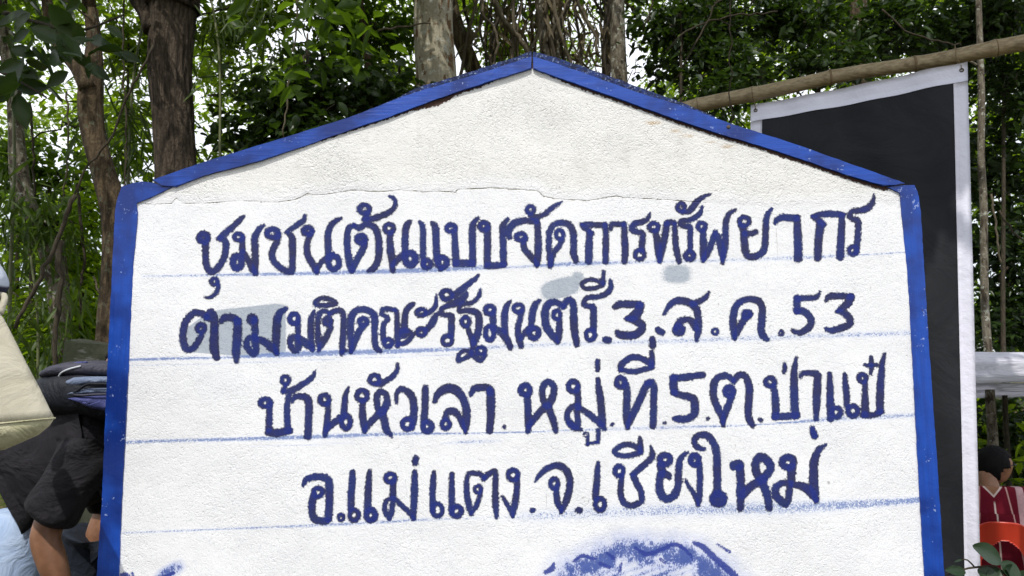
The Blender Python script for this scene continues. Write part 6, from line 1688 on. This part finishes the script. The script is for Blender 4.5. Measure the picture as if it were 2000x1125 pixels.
def seated():
    D = 4.25
    base = P(1938, 1040, D)
    gz = ground_z(base.x, D)
    yaw = R(22)
    C0 = Vector((base.x, D, gz - .07))
    M = Matrix.Translation(C0) @ Matrix.Rotation(-yaw, 4, 'Z')
    red_chair(C0, yaw)
    root = thing('person', 'black-haired person in a striped dark red woven top seated with back turned', 'person')
    def w(x, y, z): return np.array((M @ Vector((x, y, z)))[:])
    B = dict(p=(w(0, -.05, .50), .13), b=(w(0, -.06, .68), .12), c=(w(0, -.04, .80), .10), n=(w(0, -.01, .985), .046), h=(w(0, .01, 1.06), .056),
             sl=(w(-.17, -.02, .885), .036), el=(w(-.25, .02, .68), .042), wl=(w(-.16, .24, .60), .027), sr=(w(.17, -.02, .885), .036), er=(w(.25, .03, .68), .042), wr=(w(.17, .26, .60), .027),
             hl=(w(-.10, .04, .50), .085), kl=(w(-.13, .42, .52), .06), al=(w(-.13, .42, .12), .04), hr=(w(.10, .04, .50), .085), kr=(w(.13, .42, .52), .06), ar=(w(.13, .42, .12), .04))
    chain('body', (B, 'p-b b-c c-n n-h c-sl sl-el el-wl c-sr sr-er er-wr p-hl hl-kl kl-al p-hr hr-kr kr-ar'), SKIN, root, 2, 'p')
    hc = P(1944, 909, D + .02)
    head(root, Vector((hc.x, hc.y, hc.z)), .101, R(78), 0, glasses=True)
    t = NT('striped_woven_cloth'); o = t.obj()
    mp = t.n('ShaderNodeMapping'); t.put(mp.inputs['Vector'], o)
    # local coordinates of the sitter: undo the placing
    inv = M.inverted()
    mp.vector_type = 'POINT'
    mp.inputs['Location'].default_value = inv.to_translation(); mp.inputs['Rotation'].default_value = inv.to_euler()
    sep = t.n('ShaderNodeSeparateXYZ'); t.put(sep.inputs[0], mp.outputs[0])
    x, y, z = sep.outputs
    ax = t.math('ABSOLUTE', x)
    def band(v, c0, hwid): return t.ramp(t.math('ABSOLUTE', t.math('SUBTRACT', v, c0)), hwid + .002, hwid - .002)
    c = t.mix(t.noise(o, 14, 3), (.10, .006, .016), (.17, .011, .024))
    c = t.mix(band(t.math('ADD', ax, t.math('MULTIPLY', z, .12)), .178, .0035), c, (.55, .32, .30))
    c = t.mix(band(ax, .125, .018), c, t.mix(t.noise(o, 60, 2), (.42, .22, .25), (.58, .42, .42)))
    c = t.mix(t.math('MULTIPLY', band(z, .845, .012), t.ramp(ax, .16, .18)), c, (.58, .40, .42))
    c = t.mix(t.math('MULTIPLY', band(z, .765, .010), t.ramp(ax, .19, .21)), c, (.32, .48, .14))
    c = t.mix(t.math('MULTIPLY', band(z, .742, .004), t.ramp(ax, .19, .21)), c, (.6, .5, .5))
    vneck = t.math('SUBTRACT', t.math('ADD', t.math('MULTIPLY', ax, 1.2), .925), z)
    c = t.mix(t.math('MULTIPLY', band(vneck, 0.004, .007), t.ramp(ax, .11, .09)), c, (.62, .50, .46))
    c = t.mix(t.math('MULTIPLY', band(x, 0, .004), t.ramp(z, .90, .88)), c, (.62, .50, .46))
    c = t.mix(t.math('MULTIPLY', t.ramp(vneck, -.003, -.006), t.ramp(ax, .10, .085)), c, (.27, .14, .08))
    m = t.done(t.pbr(c, .9, t.bump(t.noise(o, 12, 4), .5, .02), spec=.1))
    chain('woven_top', (dict(a=(w(0, -.05, .50), (.165, .14)), b=(w(0, -.06, .68), (.165, .135)), c=(w(0, -.05, .86), (.17, .125)), t=(w(0, -.035, .955), (.11, .085)), l=(w(-.18, -.03, .90), .088), l2=(w(-.235, .0, .76), .080), r=(w(.18, -.03, .90), .088), r2=(w(.235, .0, .76), .080)), 'a-b b-c c-t c-l l-l2 c-r r-r2'), m, root, 2, 'b')
    chain('skirt', (dict(w=(w(0, -.03, .51), (.17, .13)), hl=(w(-.09, .08, .50), .10), kl=(w(-.13, .42, .50), .085), al=(w(-.12, .42, .22), .08), hr=(w(.09, .08, .50), .10), kr=(w(.13, .42, .50), .085), ar=(w(.12, .42, .22), .08)), 'w-hl hl-kl kl-al w-hr hr-kr kr-ar'), cloth_mat('dark_red_skirt', (.10, .008, .02), (.16, .012, .03)), root, 2, 'w')
    hand(root, w(-.16, .24, .60), M.to_3x3() @ Vector((.3, .9, -.2)), (0, 0, 1)); hand(root, w(.17, .26, .60), M.to_3x3() @ Vector((-.3, .9, -.2)), (0, 0, 1))
    for s in (-1, 1): shoe(root, w(s * .13, .42, 0), M.to_3x3() @ Vector((0, 1, 0)), M_shoe)
seated()

# ------------------------------------------------------------------ mossy block and the broad-leaved plant
def block():
    t = NT('mossy_concrete'); o = t.obj()
    c = t.mix(t.ramp(t.noise(o, 4, 5, .65), .4, .6), (.11, .11, .075), (.055, .065, .035))
    c = t.mix(t.ramp(t.noise(t.map(o, (1, 1, 5)), 6, 4, .7), .6, .7), c, (.2, .2, .17))
    m = t.done(t.pbr(c, .95, t.bump(t.noise(o, 18, 5, .7), .7, .02)))
    D = 4.2
    a, b = P(128, 664, D), P(330, 690, D)
    bm = bmesh.new(); z0 = ground_z(a.x, D) - .05
    v = box_bm(bm, (a.x, D, z0), (b.x, D + .35, a.z))
    bmesh.ops.subdivide_edges(bm, edges=bm.edges[:], cuts=7, use_grid_fill=True)
    for q in bm.verts:
        q.co += Vector((mnoise.noise(q.co * 4), mnoise.noise(q.co * 4 + Vector((9, 0, 0))), mnoise.noise(q.co * 4 + Vector((0, 9, 0))))) * .02
        if q.co.z > a.z - .1: q.co.z -= .16 * (q.co.x - a.x); 
        if q.co.z < a.z - .1: q.co.x -= .06 * (a.z - q.co.z) * (1 if q.co.x < (a.x + b.x) / 2 else 0)
    o = bm_obj('concrete_block', bm, m, None, False, 0)
    tag(o, 'dark mossy concrete block standing behind the backpack', 'block')
block()

def plant():
    g = np.random.default_rng(3)
    root = thing('broadleaf_plant', 'dark broad-leaved plant reaching up in front of the banner at the lower right', 'plant')
    D = 2.55
    stems = [[(2060, 1500, 10), (2010, 1220, 8), (1960, 1118, 5), (1905, 1108, 4), (1850, 1122, 3)], [(2040, 1300, 8), (2000, 1180, 6), (1985, 1130, 4), (1950, 1094, 3)], [(1905, 1109, 3), (1890, 1094, 3), (1880, 1093, 2)]]
    for s in stems:
        q, r = smooth_path(px_path(s, D), .03); tube('stem', q, r, TWIG, root, 8)
    lv = [((1958, 1100), (1893, 1056), .060, .6), ((1952, 1096), (1995, 1132), .05, .3), ((1888, 1118), (1842, 1108), .03, -.2), ((1905, 1112), (1960, 1138), .05, .4), ((2000, 1180), (2020, 1090), .05, .2), ((1955, 1110), (1925, 1150), .045, .2), ((1985, 1130), (1960, 1100), .045, .5), ((1970, 1140), (2040, 1120), .05, .3), ((1880, 1093), (1862, 1095), .006, 0)]
    lv += [((1990 + g.normal() * 30, 1190 + g.normal() * 20), (1990 + g.normal() * 60, 1190 + g.normal() * 40), .05, .3) for _ in range(10)]
    B, A, N, L, W = [], [], [], [], []
    for (x0, y0), (x1, y1), w, tl in lv:
        a = P(x0, y0, D); b = P(x1, y1, D - .03); d = b - a
        B.append(a); A.append(d); N.append((tl * .3, -1, .55)); L.append(d.length); W.append(w * 1.25)
    for i in range(len(L)):
        V, Q, T, k = leaf_arrays(np.array([B[i]]), np.array([A[i]]), np.array([N[i]]), np.array([L[i]]), np.array([W[i]]), fold=.12, droop=.1, detail=True)
        o = mesh_from('leaf', V, [Q, T], PLANT_LEAF, root, True, {'tone': np.full(k, g.uniform(.3, .9))})
        md = o.modifiers.new('sub', 'SUBSURF'); md.levels = md.render_levels = 1
PLANT_LEAF = leaf_mat('dark_broad_leaf', (.012, .028, .014), (.028, .055, .026), (.06, .13, .03), rough=.38, tfac=.2)
plant()
